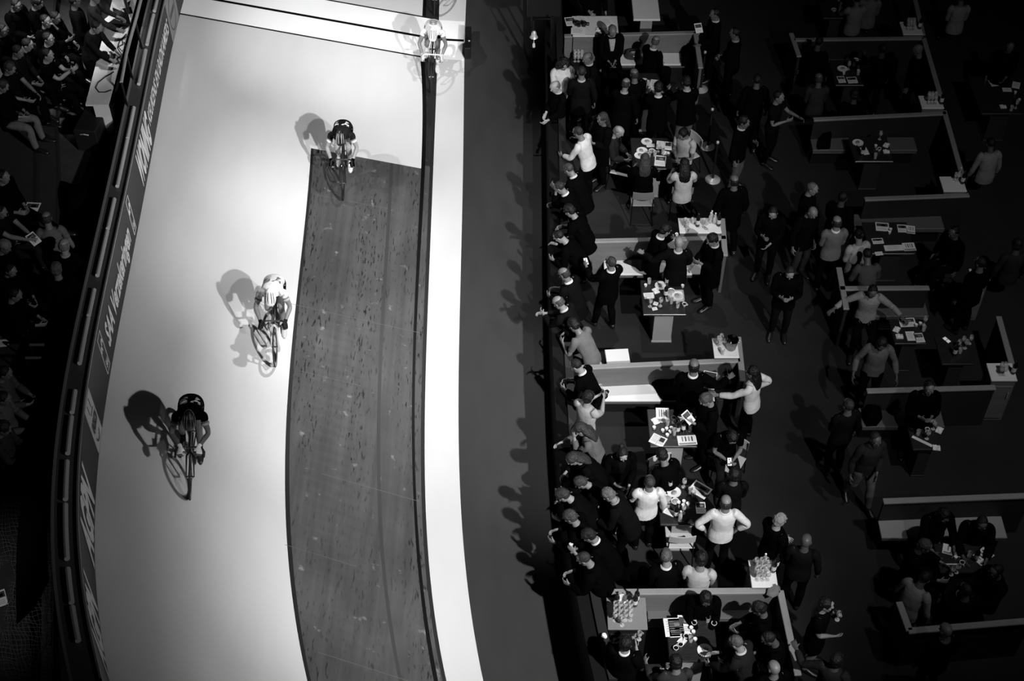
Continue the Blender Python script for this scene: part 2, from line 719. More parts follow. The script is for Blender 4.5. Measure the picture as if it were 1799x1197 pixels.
def t_text(txt, size, x, z, outline=0.0):
    # lettering on the upper back of a jersey (read from behind)
    V, Fs = text_mesh(txt, size, 0, .012 if not outline else .016)
    zz = [p[0] for p in TORSO]
    mb = MB()
    n = len(V)
    V = V - np.array([V[:, 0].mean(), V[:, 1].mean(), 0])
    pts = []
    ws = []
    for lay in (.004, -.004):
        for vx, vy, _ in V:
            X = x - vx
            Z = z + vy
            rx = np.interp(Z, zz, [p[1] for p in TORSO]) + .010 + lay + .006
            ry = np.interp(Z, zz, [p[2] for p in TORSO]) + .010 + lay + .006
            yo = np.interp(Z, zz, [p[3] for p in TORSO])
            pts.append((X, yo + ry * math.sqrt(max(0, 1 - (X / rx) ** 2)), Z))
            ws.append(torso_w(Z))
    fs = [tuple(f[::-1]) for f in Fs] + [tuple(i + n for i in f) for f in Fs]
    me = bpy.data.meshes.new('number')
    me.from_pydata(pts, [], fs)
    me.update()
    return dict(me=me, V=np.array(pts), W=np.array(ws))


_T = {}


def T(name, fn, *a):
    if name not in _T:
        _T[name] = fn(*a)
    return _T[name]


TEMPL = {
    'body': lambda: T('body', t_body),
    'shirt': lambda: T('shirt', t_top, .015, .86, .54, .006, .002, .006),
    'tee': lambda: T('tee', t_top, .014, .88, .19, .004, 0, .004),
    'jacket': lambda: T('jacket', t_top, .026, .76, .545, .012, .004, .012),
    'coat': lambda: T('coat', t_top, .034, .62, .55, .020, .006, .02),
    'jersey': lambda: T('jersey', t_top, .010, .93, .15, 0, 0, 0),
    'trousers': lambda: T('trousers', t_legs, .011, .06, 1.04, .018),
    'shorts': lambda: T('shorts', t_legs, .007, .66, 1.02, 0),
    'skirt': lambda: T('skirt', t_skirt),
    'shoeL': lambda: T('shoeL', t_shoe, 'L'), 'shoeR': lambda: T('shoeR', t_shoe, 'R'),
    'gloveL': lambda: T('gloveL', t_shoes_glove, 'L'), 'gloveR': lambda: T('gloveR', t_shoes_glove, 'R'),
    'sockL': lambda: T('sockL', t_sock, 'L'), 'sockR': lambda: T('sockR', t_sock, 'R'),
    'collar': lambda: T('collar', t_collar),
    'belt': lambda: T('belt', t_strap, .018),
    'front': lambda: T('front', t_front, .030),
}


def minrot(a, b):
    a = a / np.linalg.norm(a)
    b = b / np.linalg.norm(b)
    v = np.cross(a, b)
    c = float(a @ b)
    if c < -.9999:
        ax = np.cross(a, [1, 0, 0])
        if np.linalg.norm(ax) < 1e-3:
            ax = np.cross(a, [0, 1, 0])
        ax /= np.linalg.norm(ax)
        return 2 * np.outer(ax, ax) - np.eye(3)
    K = np.array([[0, -v[2], v[1]], [v[2], 0, -v[0]], [-v[1], v[0], 0]])
    return np.eye(3) + K + K @ K / (1 + c)


def axrot(ax, ang):
    return np.array(Matrix.Rotation(ang, 3, Vector(ax)))


def M4(Rm, t):
    m = np.eye(4)
    m[:3, :3] = Rm
    m[:3, 3] = t
    return m


def at(G, p):
    return G[:3, :3] @ p + G[:3, 3]


def solve(po):
    """po: dict of pose values; targets as (left/outward, forward, up) in metres from the ground below the pelvis"""
    G = {}
    rx = lambda a: axrot((1, 0, 0), R(a))
    px = po.get('pelvis', (0, 0, .945))
    Rp = axrot((0, 0, 1), R(po.get('hipyaw', 0))) @ axrot((0, 1, 0), R(po.get('roll', 0))) @ rx(po.get('pp', 0))
    pel = np.array([px[0], -px[1], px[2]])
    G['pelvis'] = M4(Rp, pel - Rp @ BHEAD['pelvis'])

    def child(n, Rl):
        par = G[BPAR[n]]
        h = at(par, BHEAD[n])
        Rg = par[:3, :3] @ Rl
        G[n] = M4(Rg, h - Rg @ BHEAD[n])

    child('spine', rx(po.get('sp', 0)) @ axrot((0, 0, 1), R(po.get('twist', 0) / 2)) @ axrot((0, 1, 0), R(po.get('bend', 0) / 2)))
    child('chest', rx(po.get('cp', 0)) @ axrot((0, 0, 1), R(po.get('twist', 0) / 2)) @ axrot((0, 1, 0), R(po.get('bend', 0) / 2)))
    child('neck', rx(po.get('np', 0)))
    child('head', axrot((0, 0, 1), R(po.get('hy', 0))) @ rx(po.get('hp', 0)) @ axrot((0, 1, 0), R(po.get('ht', 0))))
    hands = {}
    for S in 'LR':
        s = 1 if S == 'L' else -1
        Sh = at(G['chest'], BHEAD['upper' + S])
        Rc = G['chest'][:3, :3]
        tg = po.get('hand' + S, 'side')
        if isinstance(tg, str):
            o = {'side': (.10, .06, -.53), 'pocket': (.06, .04, -.44), 'back': (-.12, -.16, -.42), 'front': (-.13, .24, -.40), 'cross': (-.24, .20, -.22), 'chest': (-.10, .28, -.20), 'mouth': (-.12, .20, .10), 'hip': (.07, .0, -.36), 'fwd': (-.02, .45, -.2), 'low': (-.05, .30, -.42), 'out': (.40, .20, -.20)}[tg]
            t3 = Sh + np.array([s * o[0], -o[1], o[2]])
        else:
            t3 = np.array([s * tg[0], -tg[1], tg[2]])
        l1, l2 = .29, .26
        D = t3 - Sh
        dist = min(max(np.linalg.norm(D), .12), (l1 + l2) * .985)
        D = D / np.linalg.norm(D)
        pole = po.get('elbow' + S, po.get('elbow'))
        pole = np.array((s * .55, .55, -.75) if pole is None else (s * pole[0], -pole[1], pole[2]))
        q = pole - D * (pole @ D)
        q /= np.linalg.norm(q)
        ca = (l1 * l1 + dist * dist - l2 * l2) / (2 * l1 * dist)
        ca = max(-1, min(1, ca))
        El = Sh + D * l1 * ca + q * l1 * math.sqrt(1 - ca * ca)
        Wr = Sh + D * dist
        rd = ARM_D[S][0]
        R1 = minrot(Rc @ rd, El - Sh) @ Rc
        G['upper' + S] = M4(R1, Sh - R1 @ BHEAD['upper' + S])
        R2 = minrot(R1 @ rd, Wr - El) @ R1
        G['fore' + S] = M4(R2, El - R2 @ BHEAD['fore' + S])
        R3 = R2
        hd = po.get('hdir' + S, po.get('hdir'))
        if hd is not None:
            R3 = minrot(R2 @ rd, np.array([s * hd[0], -hd[1], hd[2]])) @ R2
        G['hand' + S] = M4(R3, Wr - R3 @ BHEAD['hand' + S])
        cu = po.get('curl' + S, po.get('curl', .35))
        ax = np.cross(ARM_D[S][0], ARM_D[S][1])
        for i in range(4):
            k = cu * (1 + .08 * (i - 1.5))
            child('f%d%s' % (i, S), axrot(ax, k * R(80)))
            child('g%d%s' % (i, S), axrot(ax, k * R(95)))
        child('t' + S, axrot(ax, cu * R(25)))
        hands[S] = at(G['hand' + S], BHEAD['hand' + S] + rd * .09 + ARM_D[S][1] * .03)
        # legs
        Hp = at(G['pelvis'], BHEAD['thigh' + S])
        ft = po.get('foot' + S, (.11, -.02, .085))
        An = np.array([s * ft[0], -ft[1], ft[2]])
        th = BHEAD['thigh' + S]
        kn = BHEAD['shin' + S]
        an = BHEAD['foot' + S]
        l1 = np.linalg.norm(kn - th)
        l2 = np.linalg.norm(an - kn)
        D = An - Hp
        dist = min(np.linalg.norm(D), (l1 + l2) * .998)
        D = D / np.linalg.norm(D)
        kp = po.get('knee', (.10, 1, .1))
        pole = np.array([s * kp[0], -kp[1], kp[2]])
        q = pole - D * (pole @ D)
        q /= np.linalg.norm(q)
        ca = max(-1, min(1, (l1 * l1 + dist * dist - l2 * l2) / (2 * l1 * dist)))
        Kn = Hp + D * l1 * ca + q * l1 * math.sqrt(1 - ca * ca)
        An = Hp + D * dist
        R1 = minrot(Rp @ (kn - th), Kn - Hp) @ Rp
        G['thigh' + S] = M4(R1, Hp - R1 @ th)
        R2 = minrot(R1 @ (an - kn), An - Kn) @ R1
        G['shin' + S] = M4(R2, Kn - R2 @ kn)
        R3 = axrot((0, 0, 1), R(s * po.get('toe', 8))) @ rx(po.get('footp' + S, po.get('footp', 0)))
        G['foot' + S] = M4(R3, An - R3 @ an)
    Gs = np.array([G[n] for n in BN])
    return G, Gs, hands


def deform(t, Gs, name, m, parent, second=None):
    me = t['me'].copy()
    me.name = name
    V = t['V']
    Vh = np.concatenate([V, np.ones((len(V), 1))], 1)
    out = np.zeros((len(V), 3))
    for i in range(NB):
        w = t['W'][:, i]
        k = w > 1e-4
        if k.any():
            out[k] += w[k, None] * (Vh[k] @ Gs[i].T)[:, :3]
    me.vertices.foreach_set('co', out.ravel())
    me.materials.clear()
    me.materials.append(m)
    me.update()
    return new_obj(name, me, parent)


PEOPLE = []
OFFS = {}
STAND = dict(np=6, hp=4)
SIT = dict(pelvis=(0, 0, .605), pp=-6, sp=6, cp=6, np=6, hp=6, footL=(.14, .44, .085), footR=(.14, .44, .085))


def person(px, py, face, label, pose=None, z0=0.0, scale=1.0, top='jacket', tv=.012, leg='trousers', lv=.012, sv=.01,
           hair='short', hv=.02, sk=.36, collar=None, front=None, group=None, belt=None, at_xy=None, name='person'):
    """px, py: where the head centre shows; face: 0 towards the camera, 90 right, 180 away, 270 left"""
    po = dict(STAND)
    if pose:
        po.update(pose)
    G, Gs, hands = solve(po)
    hc = at(G['head'], np.array([0, .005, 1.655])) * scale
    a = R(face)
    ca, sa = math.cos(a), math.sin(a)
    off = np.array([hc[0] * ca - hc[1] * sa, hc[0] * sa + hc[1] * ca, hc[2]])
    if at_xy is None:
        h = P(px, py, z0 + hc[2])
        loc = h - off
    else:
        loc = np.array([at_xy[0], at_xy[1], z0])
    loc[2] = z0
    if label in OFFS:
        loc = loc + np.array([OFFS[label][0], OFFS[label][1], 0])
    PEOPLE.append((label, loc, ca, sa, scale, {n: at(G[n], BHEAD[n]) for n in ('pelvis', 'chest', 'head', 'shinL', 'shinR', 'footL', 'footR', 'foreL', 'foreR', 'handL', 'handR')}))
    root = empty(name, loc, a, label, 'person', group, scale=scale)
    deform(TEMPL['body'](), Gs, 'body', skin(sk), root)
    if leg == 'skirt':
        deform(TEMPL['skirt'](), Gs, 'skirt', cloth(lv), root)
    else:
        deform(TEMPL[leg](), Gs, leg, cloth(lv), root)
    deform(TEMPL[top](), Gs, {'tee': 't_shirt'}.get(top, top), cloth(tv), root)
    for S in 'LR':
        deform(TEMPL['shoe' + S](), Gs, 'shoe', mat('shoe_leather_%d' % round(sv * 100), sv, .35, spec=.4), root)
    if hair:
        deform(T('hair_' + hair, t_hair, hair), Gs, 'hair' if hair != 'beanie' else 'hat', hairm(hv), root)
    if collar is not None:
        deform(TEMPL['collar'](), Gs, 'collar', cloth(collar), root)
    if front is not None:
        deform(TEMPL['front'](), Gs, 'shirt_front', cloth(front), root)
    if belt is not None:
        deform(TEMPL['belt'](), Gs, 'belt', cloth(belt), root)
    hw = {}
    for S in 'LR':
        q = hands[S] * scale
        hw[S] = np.array([loc[0] + q[0] * ca - q[1] * sa, loc[1] + q[0] * sa + q[1] * ca, loc[2] + q[2]])
    return root, hw
OFFS.update({
    'woman with curly dark hair in a white blouse at the fence': (-0.04, -0.02),
    'grey-haired man in a dark suit talking to the woman in white': (0.02, 0.01),
    'man in a charcoal suit with his back turned, before the woman in white': (0.03, 0.02),
    'balding man in a dark suit standing left of the crowded dark table': (0.11, 0.00),
    'man in black leaning to the dark table, second in the row of backs': (-0.18, 0.00),
    'black-haired man in black with his back turned at the dark table': (0.06, -0.03),
    'man in a black jumper and pale trousers right of the dark table': (0.02, 0.03),
    'man in a white shirt at the fence, arm stretched to the left': (-0.06, -0.07),
    'person with grey hair in a black coat behind the man in the white shirt': (0.05, 0.07),
    'dark-haired seated woman in a pale vest at the food table': (0.02, 0.04),
    'dark-haired woman in a pale blouse seated with her back to us': (-0.02, -0.04),
    'man in a black waistcoat with a white sleeve at the fence, upper of a pair': (-0.01, 0.03),
    'man with glasses in black at the fence, lower of a pair': (0.01, -0.03),
    'person in black leaning on the fence above the draped scarf bench': (0.03, 0.06),
    'dark-haired person in black bending over the fence, face lit': (-0.03, -0.06),
    'woman with wavy brown hair and a grey jumper, hand on her chin, at the fence': (-0.06, 0.08),
    'woman with tied back hair in a dark coat seated facing the camera': (0.09, -0.01),
    'fair-haired woman in black leaning on the fence below the grey jumper': (-0.06, 0.19),
    'brown-haired figure low against the fence above the blond person': (-0.00, -0.02),
    'blond person with a dark patterned jacket leaning on the fence': (0.20, -0.03),
    'man in a white shirt leaning back left of the table of glasses': (0.07, 0.06),
    'person with a bright sleeve leaning low over the fence': (-0.14, 0.10),
    'brown-haired person in black close behind the bright sleeve': (-0.18, -0.05),
    'dark-haired man with a white collar holding a white rimmed cup at the fence': (0.06, -0.18),
    'balding man in a bulky black coat lowest along the fence': (-0.02, -0.20),
    'grey-haired man in a charcoal jacket reaching over the coffee table': (-0.02, 0.02),
    'bald man at the bottom edge, right of the coffee table': (0.02, -0.02),
    'dark figure with joined hands at the right end of the dark bench': (-0.03, 0.09),
    'dark figure leaning forward behind the grey-haired man at the coffee table': (0.03, -0.09),
    'dark-haired woman in a pale blouse beside the folded programmes': (-0.03, -0.08),
    'dark figure leaning on the end of the third far partition': (0.03, 0.08),
    'dark-haired person in black writing behind the striped programmes': (-0.02, 0.09),
    'person in black with pale shoulder seated right of the writing one': (0.11, 0.05),
    'grey-haired figure in black left of the striped programmes': (-0.06, -0.11),
    'person in a pale grey shirt bent over the far table corner': (-0.03, -0.03),
    'dark-haired man in a grey top working at the desk': (0.16, -0.12),
    'dim figure in grey trousers beside the man at the desk': (0.02, 0.05),
    'dim man with a lit cheek, upper of three behind the desk': (-0.14, 0.14),
    'man with a pale face, middle of three behind the desk': (-0.06, 0.01),
    'person clapping with bare forearms, lowest of three behind the desk': (-0.01, -0.07),
    'dim man in dark clothes, farthest of the group on the left edge': (0.01, 0.03),
    'grey-haired person with a pale arm seated on the left edge': (-0.01, -0.01),
    'person in black with a leg stretched out over the steps': (-0.02, -0.02),
    'person with bare forearms holding a leaflet at the left edge': (0.02, 0.01),
    'balding man in a grey shirt sitting on the lower step': (0.02, 0.02),
    'grey-haired person with back turned in the dark of the stand': (0.01, 0.03),
    'person with a half lit face low at the left edge': (-0.02, 0.00),
    'person with a pale cap seated at the left edge': (-0.02, -0.01),
    'dark-haired person with a lit chin below the half lit face': (0.01, -0.04),
})


def nudge(lab, dx, dy):
    a = OFFS.get(lab, (0, 0))
    OFFS[lab] = (a[0] + dx, a[1] + dy)


for lab, dx, dy in (('black clad figure seated on the dark bench behind the coffee table', 0, .26),
                    ('dim figure in dark clothes between the far table and the lowest rail', 0, .38),
                    ('person in black at the top edge holding out a glass', 0, .40),
                    ('dark figure with pale hands above the dim bottle table', 0, .40),
                    ('dim dark-haired face at the right edge above the white papers', 0, .40),
                    ('black haired figure in black behind the second far partition', 0, .42),
                    ('bald man in a charcoal suit with his back turned at the tray table', 0, .16),
                    ('dark figure with a bright bracelet at the topmost far table', -.25, .16),
                    ('person in a grey tee with a dark cap of hair at the fence', 0, .14),
                    ('person in black leaning on the fence above the draped scarf bench', -.05, .18),
                    ('balding man in a bulky black coat lowest along the fence', -.06, .28),
                    ('dark-haired man with a white collar holding a white rimmed cup at the fence', -.04, .34),
                    ('brown-haired person in black close behind the bright sleeve', 0, .22),
                    ('person with a bright sleeve leaning low over the fence', -.04, .30),
                    ('older seated man with pale hair and folded hands at the food table', -.14, 0),
                    ('white-haired man in black beside the crowded glass counter', .06, .22),
                    ('person in black with dark hair bending behind the five cup table', 0, .14),
                    ('broad figure in a dull grey jumper bowed over below the folded programmes', 0, .2),
                    ('dark-haired man in a grey top working at the desk', -.10, 0),
                    ('person in a grey jumper at the top end of the desk', -.16, 0),
                    ('dim man with a lit cheek, upper of three behind the desk', -.36, 0),
                    ('man with a pale face, middle of three behind the desk', -.36, 0),
                    ('person clapping with bare forearms, lowest of three behind the desk', -.36, 0)):
    nudge(lab, dx, dy)
# ------------------------------------------------------------------ track
IN_PX = [(0, 772), (180, 766), (265, 762), (550, 752), (640, 748), (730, 746), (850, 747), (1000, 754), (1100, 767), (1197, 784)]
OUT_PX = [(25, 316), (125, 295), (200, 280), (288, 262), (435, 236), (520, 221), (600, 206), (728, 181), (786, 173), (851, 169), (1040, 174), (1173, 186)]


def z_out_px(y):
    return float(np.interp(y, [0, 265, 450, 680, 900, 1197], [1.15, 1.3, 1.6, 2.15, 2.7, 3.2]))


_pi = np.array([P(x, y, 0) for y, x in IN_PX])
_po = np.array([P(x, y, z_out_px(y)) for y, x in OUT_PX])
CI = np.polyfit(_pi[:, 1] - 17, _pi[:, 0], 5)
CO = np.polyfit(_po[:, 1] - 17, _po[:, 0], 5)
CZ = np.polyfit(_po[:, 1] - 17, _po[:, 2], 4)


def x_in(Y):
    return float(np.polyval(CI, Y - 17))


YT0, YT1 = 7.9, 29.4


def clampY(Y):
    return min(max(Y, 8.2), 25.6)


def p_out(Y):
    Yc = clampY(Y)
    e = 1e-2
    x = np.polyval(CO, Yc - 17) + (Y - Yc) * (np.polyval(CO, Yc + e - 17) - np.polyval(CO, Yc - e - 17)) / (2 * e)
    z = np.polyval(CZ, Yc - 17) + (Y - Yc) * (np.polyval(CZ, Yc + e - 17) - np.polyval(CZ, Yc - e - 17)) / (2 * e)
    return np.array([x, Y, z])


def TP(u, Y):
    """track surface: u = 0 inner edge, 1 outer edge, with a gentle transition at the foot of the bank"""
    o = p_out(Y)
    xi = x_in(min(max(Y, 9.2), 29.5))
    x = xi + (o[0] - xi) * u
    z = o[2] * (max(u, 0) ** 1.0)
    return np.array([x, Y, z])


def u_at(Y, line):
    """fraction u where the pixel polyline `line` [(y, x)...] crosses station Y"""
    ys = [a for a, b in line]
    xs = [b for a, b in line]
    best, bu = 1e9, 0
    for u in np.linspace(0, 1, 401):
        x, y = pix(TP(u, Y))
        d = abs(x - np.interp(y, ys, xs))
        if d < best:
            best, bu = d, u
    return bu


BLK_R = [(0, 754), (180, 749), (265, 747), (550, 735), (650, 728), (722, 726), (850, 730), (950, 736), (1050, 747), (1197, 770)]
BLK_L = [(0, 748), (180, 742), (265, 740), (550, 730), (650, 723), (722, 721), (850, 724), (950, 730), (1050, 741), (1197, 762)]
SPR = [(250, 690), (300, 687), (440, 679), (550, 673), (700, 665), (850, 664), (1000, 674), (1197, 702)]
BOR = [(265, 551), (365, 545), (450, 535), (550, 524), (674, 512), (730, 508), (850, 509), (1000, 515), (1100, 528), (1197, 543)]
BOL = [(265, 546), (365, 541), (450, 529), (550, 518), (674, 506), (730, 501), (850, 501), (1000, 508), (1100, 521), (1197, 535)]
Y_PANEL = 21.40
Y_FIN = (25.05, 25.72, 25.80, 26.47)       # finish line: near white, black, far white


def fitu(line):
    Ys = np.linspace(10, 24, 24)
    us = [u_at(Y, line) for Y in Ys]
    return np.polyfit(Ys - 17, us, 4)


def evu(c, Y):
    return float(np.polyval(c, min(max(Y, 9.0), 25) - 17))


C_BR, C_BL, C_SP, C_BR2, C_BL2 = fitu(BLK_R), fitu(BLK_L), fitu(SPR), fitu(BOR), fitu(BOL)


def stations(a, b, n, extra=()):
    ys = sorted(set([round(float(y), 4) for y in np.linspace(a, b, n)] + [round(e, 4) for e in extra if a <= e <= b]))
    return ys


def track_mat(key, v, scuff=False, vgrad=.05, rough=.45):
    """painted wood: faint board grain, and on the dark field rubber scuffs and pale scrapes"""
    if key in _mats:
        return _mats[key]
    m = bpy.data.materials.new(key)
    m.use_nodes = True
    nt = m.node_tree
    N = nt.nodes.new
    L = nt.links.new
    b = nt.nodes['Principled BSDF']
    b.inputs['Roughness'].default_value = rough
    b.inputs['Specular IOR Level'].default_value = .25
    tc = N('ShaderNodeTexCoord')

    def nz(scale, stretch, detail=4):
        mp = N('ShaderNodeMapping')
        mp.inputs['Scale'].default_value = stretch
        L(tc.outputs['Object'], mp.inputs['Vector'])
        n = N('ShaderNodeTexNoise')
        n.inputs['Scale'].default_value = scale
        n.inputs['Detail'].default_value = detail
        L(mp.outputs[0], n.inputs['Vector'])
        return n.outputs['Fac']

    def rng(src, a, c, lo, hi):
        r = N('ShaderNodeMapRange')
        r.inputs['From Min'].default_value = a
        r.inputs['From Max'].default_value = c
        r.inputs['To Min'].default_value = lo
        r.inputs['To Max'].default_value = hi
        L(src, r.inputs['Value'])
        return r.outputs[0]

    def mul(a, c, op='MULTIPLY'):
        q = N('ShaderNodeMath')
        q.operation = op
        L(a, q.inputs[0])
        L(c, q.inputs[1])
        return q.outputs[0]

    val = rng(nz(3.0, (1, .3, 1)), .3, .7, v * (1 - vgrad), v * (1 + vgrad))
    if scuff:
        big = rng(nz(1.1, (1, .8, 1), 6), .3, .7, .80, 1.22)
        val = mul(val, big)
        where = rng(nz(.7, (1.6, .30, 1), 3), .42, .58, .06, 1)
        sc = rng(nz(19, (1.8, .28, 1), 3), .58, .66, 0, .85)
        sc = mul(sc, where)
        inv = N('ShaderNodeMath')
        inv.operation = 'SUBTRACT'
        inv.inputs[0].default_value = 1
        L(sc, inv.inputs[1])
        val = mul(val, inv.outputs[0])
        pale = rng(nz(5, (1, .9, 1), 4), .66, .78, 0, .16)
        val = mul(val, pale, 'ADD')
        streak = rng(nz(2.2, (5, .12, 1), 4), .35, .65, .86, 1.12)
        val = mul(val, streak)
    cc = N('ShaderNodeCombineColor')
    for i in range(3):
        L(val, cc.inputs[i])
    L(cc.outputs[0], b.inputs['Base Color'])
    _mats[key] = m
    return m


M_WHITE = track_mat('white_track_paint', .62, False, .02)
M_LINE = track_mat('finish_white_paint', .92, False, .01)
M_FIELD = track_mat('dark_field_paint', .068, True, .05)
M_BORDER = mat('field_border_paint', .022, .5)
M_BLACK = mat('black_line_paint', .003, .5)
M_SPR = mat('grey_line_paint', .056, .5)
M_BAND = track_mat('dark_band_paint', .022, True, .05)
M_APRON = track_mat('grey_apron_paint', .034, False, .08, .55)


def zone(us, ys, mats, matfn, name, lift=0.0, thick=0.0):
    """grid mesh on the track; us(Y) -> list of u columns"""
    mb = MB()
    cols = len(us(ys[0]))
    for Y in ys:
        for u in us(Y):
            p = TP(u, Y)
            mb.v.append((p[0], p[1], p[2] + lift))
    for r in range(len(ys) - 1):
        for c in range(cols - 1):
            a = r * cols + c
            mb.f.append((a, a + cols, a + cols + 1, a + 1))
            mb.m.append(matfn(c, (ys[r] + ys[r + 1]) / 2))
    return mb.build(name, mats, smooth=False)


def cols_track(Y):
    a = [0, .013, evu(C_BR, Y), evu(C_BL, Y), evu(C_SP, Y) - .006, evu(C_SP, Y) + .006, evu(C_BR2, Y), evu(C_BL2, Y)]
    b = [a[-1] + (1 - a[-1]) * k / 6 for k in range(1, 7)]
    return a + b


def matf(c, Y):
    if Y_FIN[0] < Y < Y_FIN[3]:
        return 6 if Y_FIN[1] < Y < Y_FIN[2] else 7
    if Y_FIN[0] - .05 < Y < Y_FIN[3] + .05:
        return 2
    if c == 0:
        return 2
    if c == 1:
        return 1 if Y < Y_PANEL + .1 else 5
    if c == 2:
        return 3
    if Y < Y_PANEL and c < 7:
        if c == 4:
            return 4
        return 2 if c == 6 else 1
    return 0


ys = stations(YT0, YT1, 110, (Y_PANEL,) + Y_FIN + (Y_FIN[0] - .05, Y_FIN[3] + .05))
trk = zone(cols_track, ys, [M_WHITE, M_FIELD, M_BORDER, M_BLACK, M_SPR, M_BAND, M_BLACK, M_LINE], matf, 'floor')
tag(trk, 'banked white cycling track with dark painted field and black line', kind='structure')

# flat white strip and grey apron inside the bank
WR = [(0, 819), (180, 815), (300, 813), (560, 808), (730, 805), (850, 807), (950, 815), (1040, 822), (1130, 836), (1197, 849)]
_pw = np.array([P(x, y, 0) for y, x in WR])
CW = np.polyfit(_pw[:, 1] - 17, _pw[:, 0], 5)


def x_wr(Y):
    Y = min(max(Y, 9.6), 28)
    return float(np.polyval(CW, Y - 17))


# fence line (track side face) between apron and infield
FE = [(0, 955), (100, 957), (240, 958), (400, 960), (560, 963), (700, 967), (800, 971), (900, 979), (1000, 990), (1100, 1004), (1197, 1024)]
_pf = np.array([P(x, y, 0) for y, x in FE])
CF = np.polyfit(_pf[:, 1] - 17, _pf[:, 0], 4)


def x_fe(Y):
    Y = min(max(Y, 9.6), 28)
    return float(np.polyval(CF, Y - 17))


mb = MB()
ys2 = stations(YT0, YT1, 70, Y_FIN)
for Y in ys2:
    for x in (x_in(min(max(Y, 9.2), 29.5)), x_wr(Y), x_fe(Y) + .05):
        mb.v.append((x, Y, 0))
for r in range(len(ys2) - 1):
    Ym = (ys2[r] + ys2[r + 1]) / 2
    for c in range(2):
        a = r * 3 + c
        mb.f.append((a, a + 1, a + 4, a + 3))
        k = 0 if c == 0 else 1
        if c == 0 and Y_FIN[0] - .5 < Ym < Y_FIN[3] - .45:
            k = 0
        mb.m.append(k)
ap = mb.build('floor_apron', [M_WHITE, M_APRON])
tag(ap, 'flat white strip and grey apron inside the track', kind='structure')

# seams across the dark field: thin pale joints
mb = MB()
for Y, u0, u1, k in ((20.05, .16, .42, 0), (17.0, .02, .5, 0), (15.45, .22, .42, 0), (13.35, .02, .34, 0), (11.75, .24, .46, 0), (10.0, .02, .4, 0)):
    for i in range(8):
        a, b = u0 + (u1 - u0) * i / 8, u0 + (u1 - u0) * (i + 1) / 8
        vs = []
        for u, dy in ((a, 0), (b, 0), (b, .008), (a, .008)):
            p = TP(u, Y + dy)
            vs.append((p[0], p[1], p[2] + .0015))
        mb.add(vs, [(0, 1, 2, 3)])
sm = mb.build('trim_1', mat('pale_joint', .14, .6))
tag(sm, 'pale joints between panels of the dark field', kind='structure')

# edge of the finish line tape on the flat strip
mb = MB()
for a, b, mi in ((Y_FIN[0], Y_FIN[1], 0), (Y_FIN[1], Y_FIN[2], 1), (Y_FIN[2], Y_FIN[3], 0)):
    mb.mi = mi
    x0, x1 = x_in(a), x_wr(a) - .02
    sl = -.05
    mb.add([(x0, a, .003), (x1, a + sl, .003), (x1, b + sl, .003), (x0, b, .003)], [(0, 1, 2, 3)])
fl = mb.build('trim_2', [M_LINE, M_BLACK])
tag(fl, 'finish line across the flat white strip', kind='structure')

# ------------------------------------------------------------------ outer hoarding
BH = .97


def hoard(Y, h, off=0.0):
    """point on the inner face of the outer hoarding; off > 0 moves towards the track"""
    p = p_out(Y)
    e = .05
    t = p_out(Y + e) - p_out(Y - e)
    t /= np.linalg.norm(t)
    n = np.cross(t, [0, 0, 1])
    n /= np.linalg.norm(n)
    if n[0] < 0:
        n = -n
    return p + n * off + np.array([0, 0, h])


M_BOARD = mat('dark_board', .006, .45, spec=.3)
M_RAILG = mat('grey_rail', .10, .4, .2)
ysb = stations(YT0, YT1, 80)


def wall_strip(name, sect, mats, parent=None, y0=YT0, y1=YT1, n=80, smooth=False):
    rr = []
    for Y in stations(y0, y1, n):
        rr.append([tuple(hoard(Y, h, off)) for off, h in sect])
    return MB().rings(rr).build(name, mats, parent, smooth)


w = wall_strip('wall_outer', [(0, -.05), (0, BH), (-.06, BH), (-.06, -.3)], M_BOARD)
tag(w, 'dark advertising hoarding along the outer edge of the track', kind='structure')
lip = wall_strip('trim_3', [(.005, BH - .01), (.005, BH + .015), (-.02, BH + .015), (-.02, BH - .01)], mat('bright_lip', .55, .3, .6))
tag(lip, 'thin bright lip on top of the hoarding', kind='structure')
ledge = wall_strip('trim_4', [(-.07, BH - .06), (-.07, BH - .01), (-.32, BH - .01), (-.32, BH - .06)], M_RAILG)
tag(ledge, 'grey ledge behind the hoarding', kind='structure')
edge = wall_strip('trim_5', [(-.30, BH - .01), (-.30, BH + .03), (-.33, BH + .03), (-.33, BH - .01)], mat('grey_edge', .22, .4))
tag(edge, 'raised outer edge of the ledge', kind='structure')

# pale tube segments lying on the ledge
proto_len = []
seg_px = [(0, 22), (28, 80), (90, 150), (192, 246), (248, 330), (352, 404), (408, 486), (512, 556), (562, 640), (690, 728), (735, 800), (812, 880), (890, 985), (1000, 1060), (1070, 1130)]


def Y_of_row(py, off=-.14):
    best = None
    for Y in np.linspace(YT0, YT1, 700):
        d = abs(pix(hoard(Y, BH, off))[1] - py)
        if best is None or d < best[0]:
            best = (d, Y)
    return best[1]


for k, (a, b) in enumerate(seg_px):
    Ya, Yb = Y_of_row(b), Y_of_row(a)
    if Yb - Ya < .1:
        continue
    pts = [hoard(Ya + (Yb - Ya) * i / 8, BH + .03, -.15) for i in range(9)]
    c = sum(pts) / len(pts)
    o = MB().tube([p - c for p in pts], .035, 8).build('rail_tube', mat('white_tube', .62, .4), smooth=True)
    o.location = c
    tag(o, 'pale padded rail tube on the ledge behind the hoarding', 'rail', 'pale rail tubes along the hoarding')


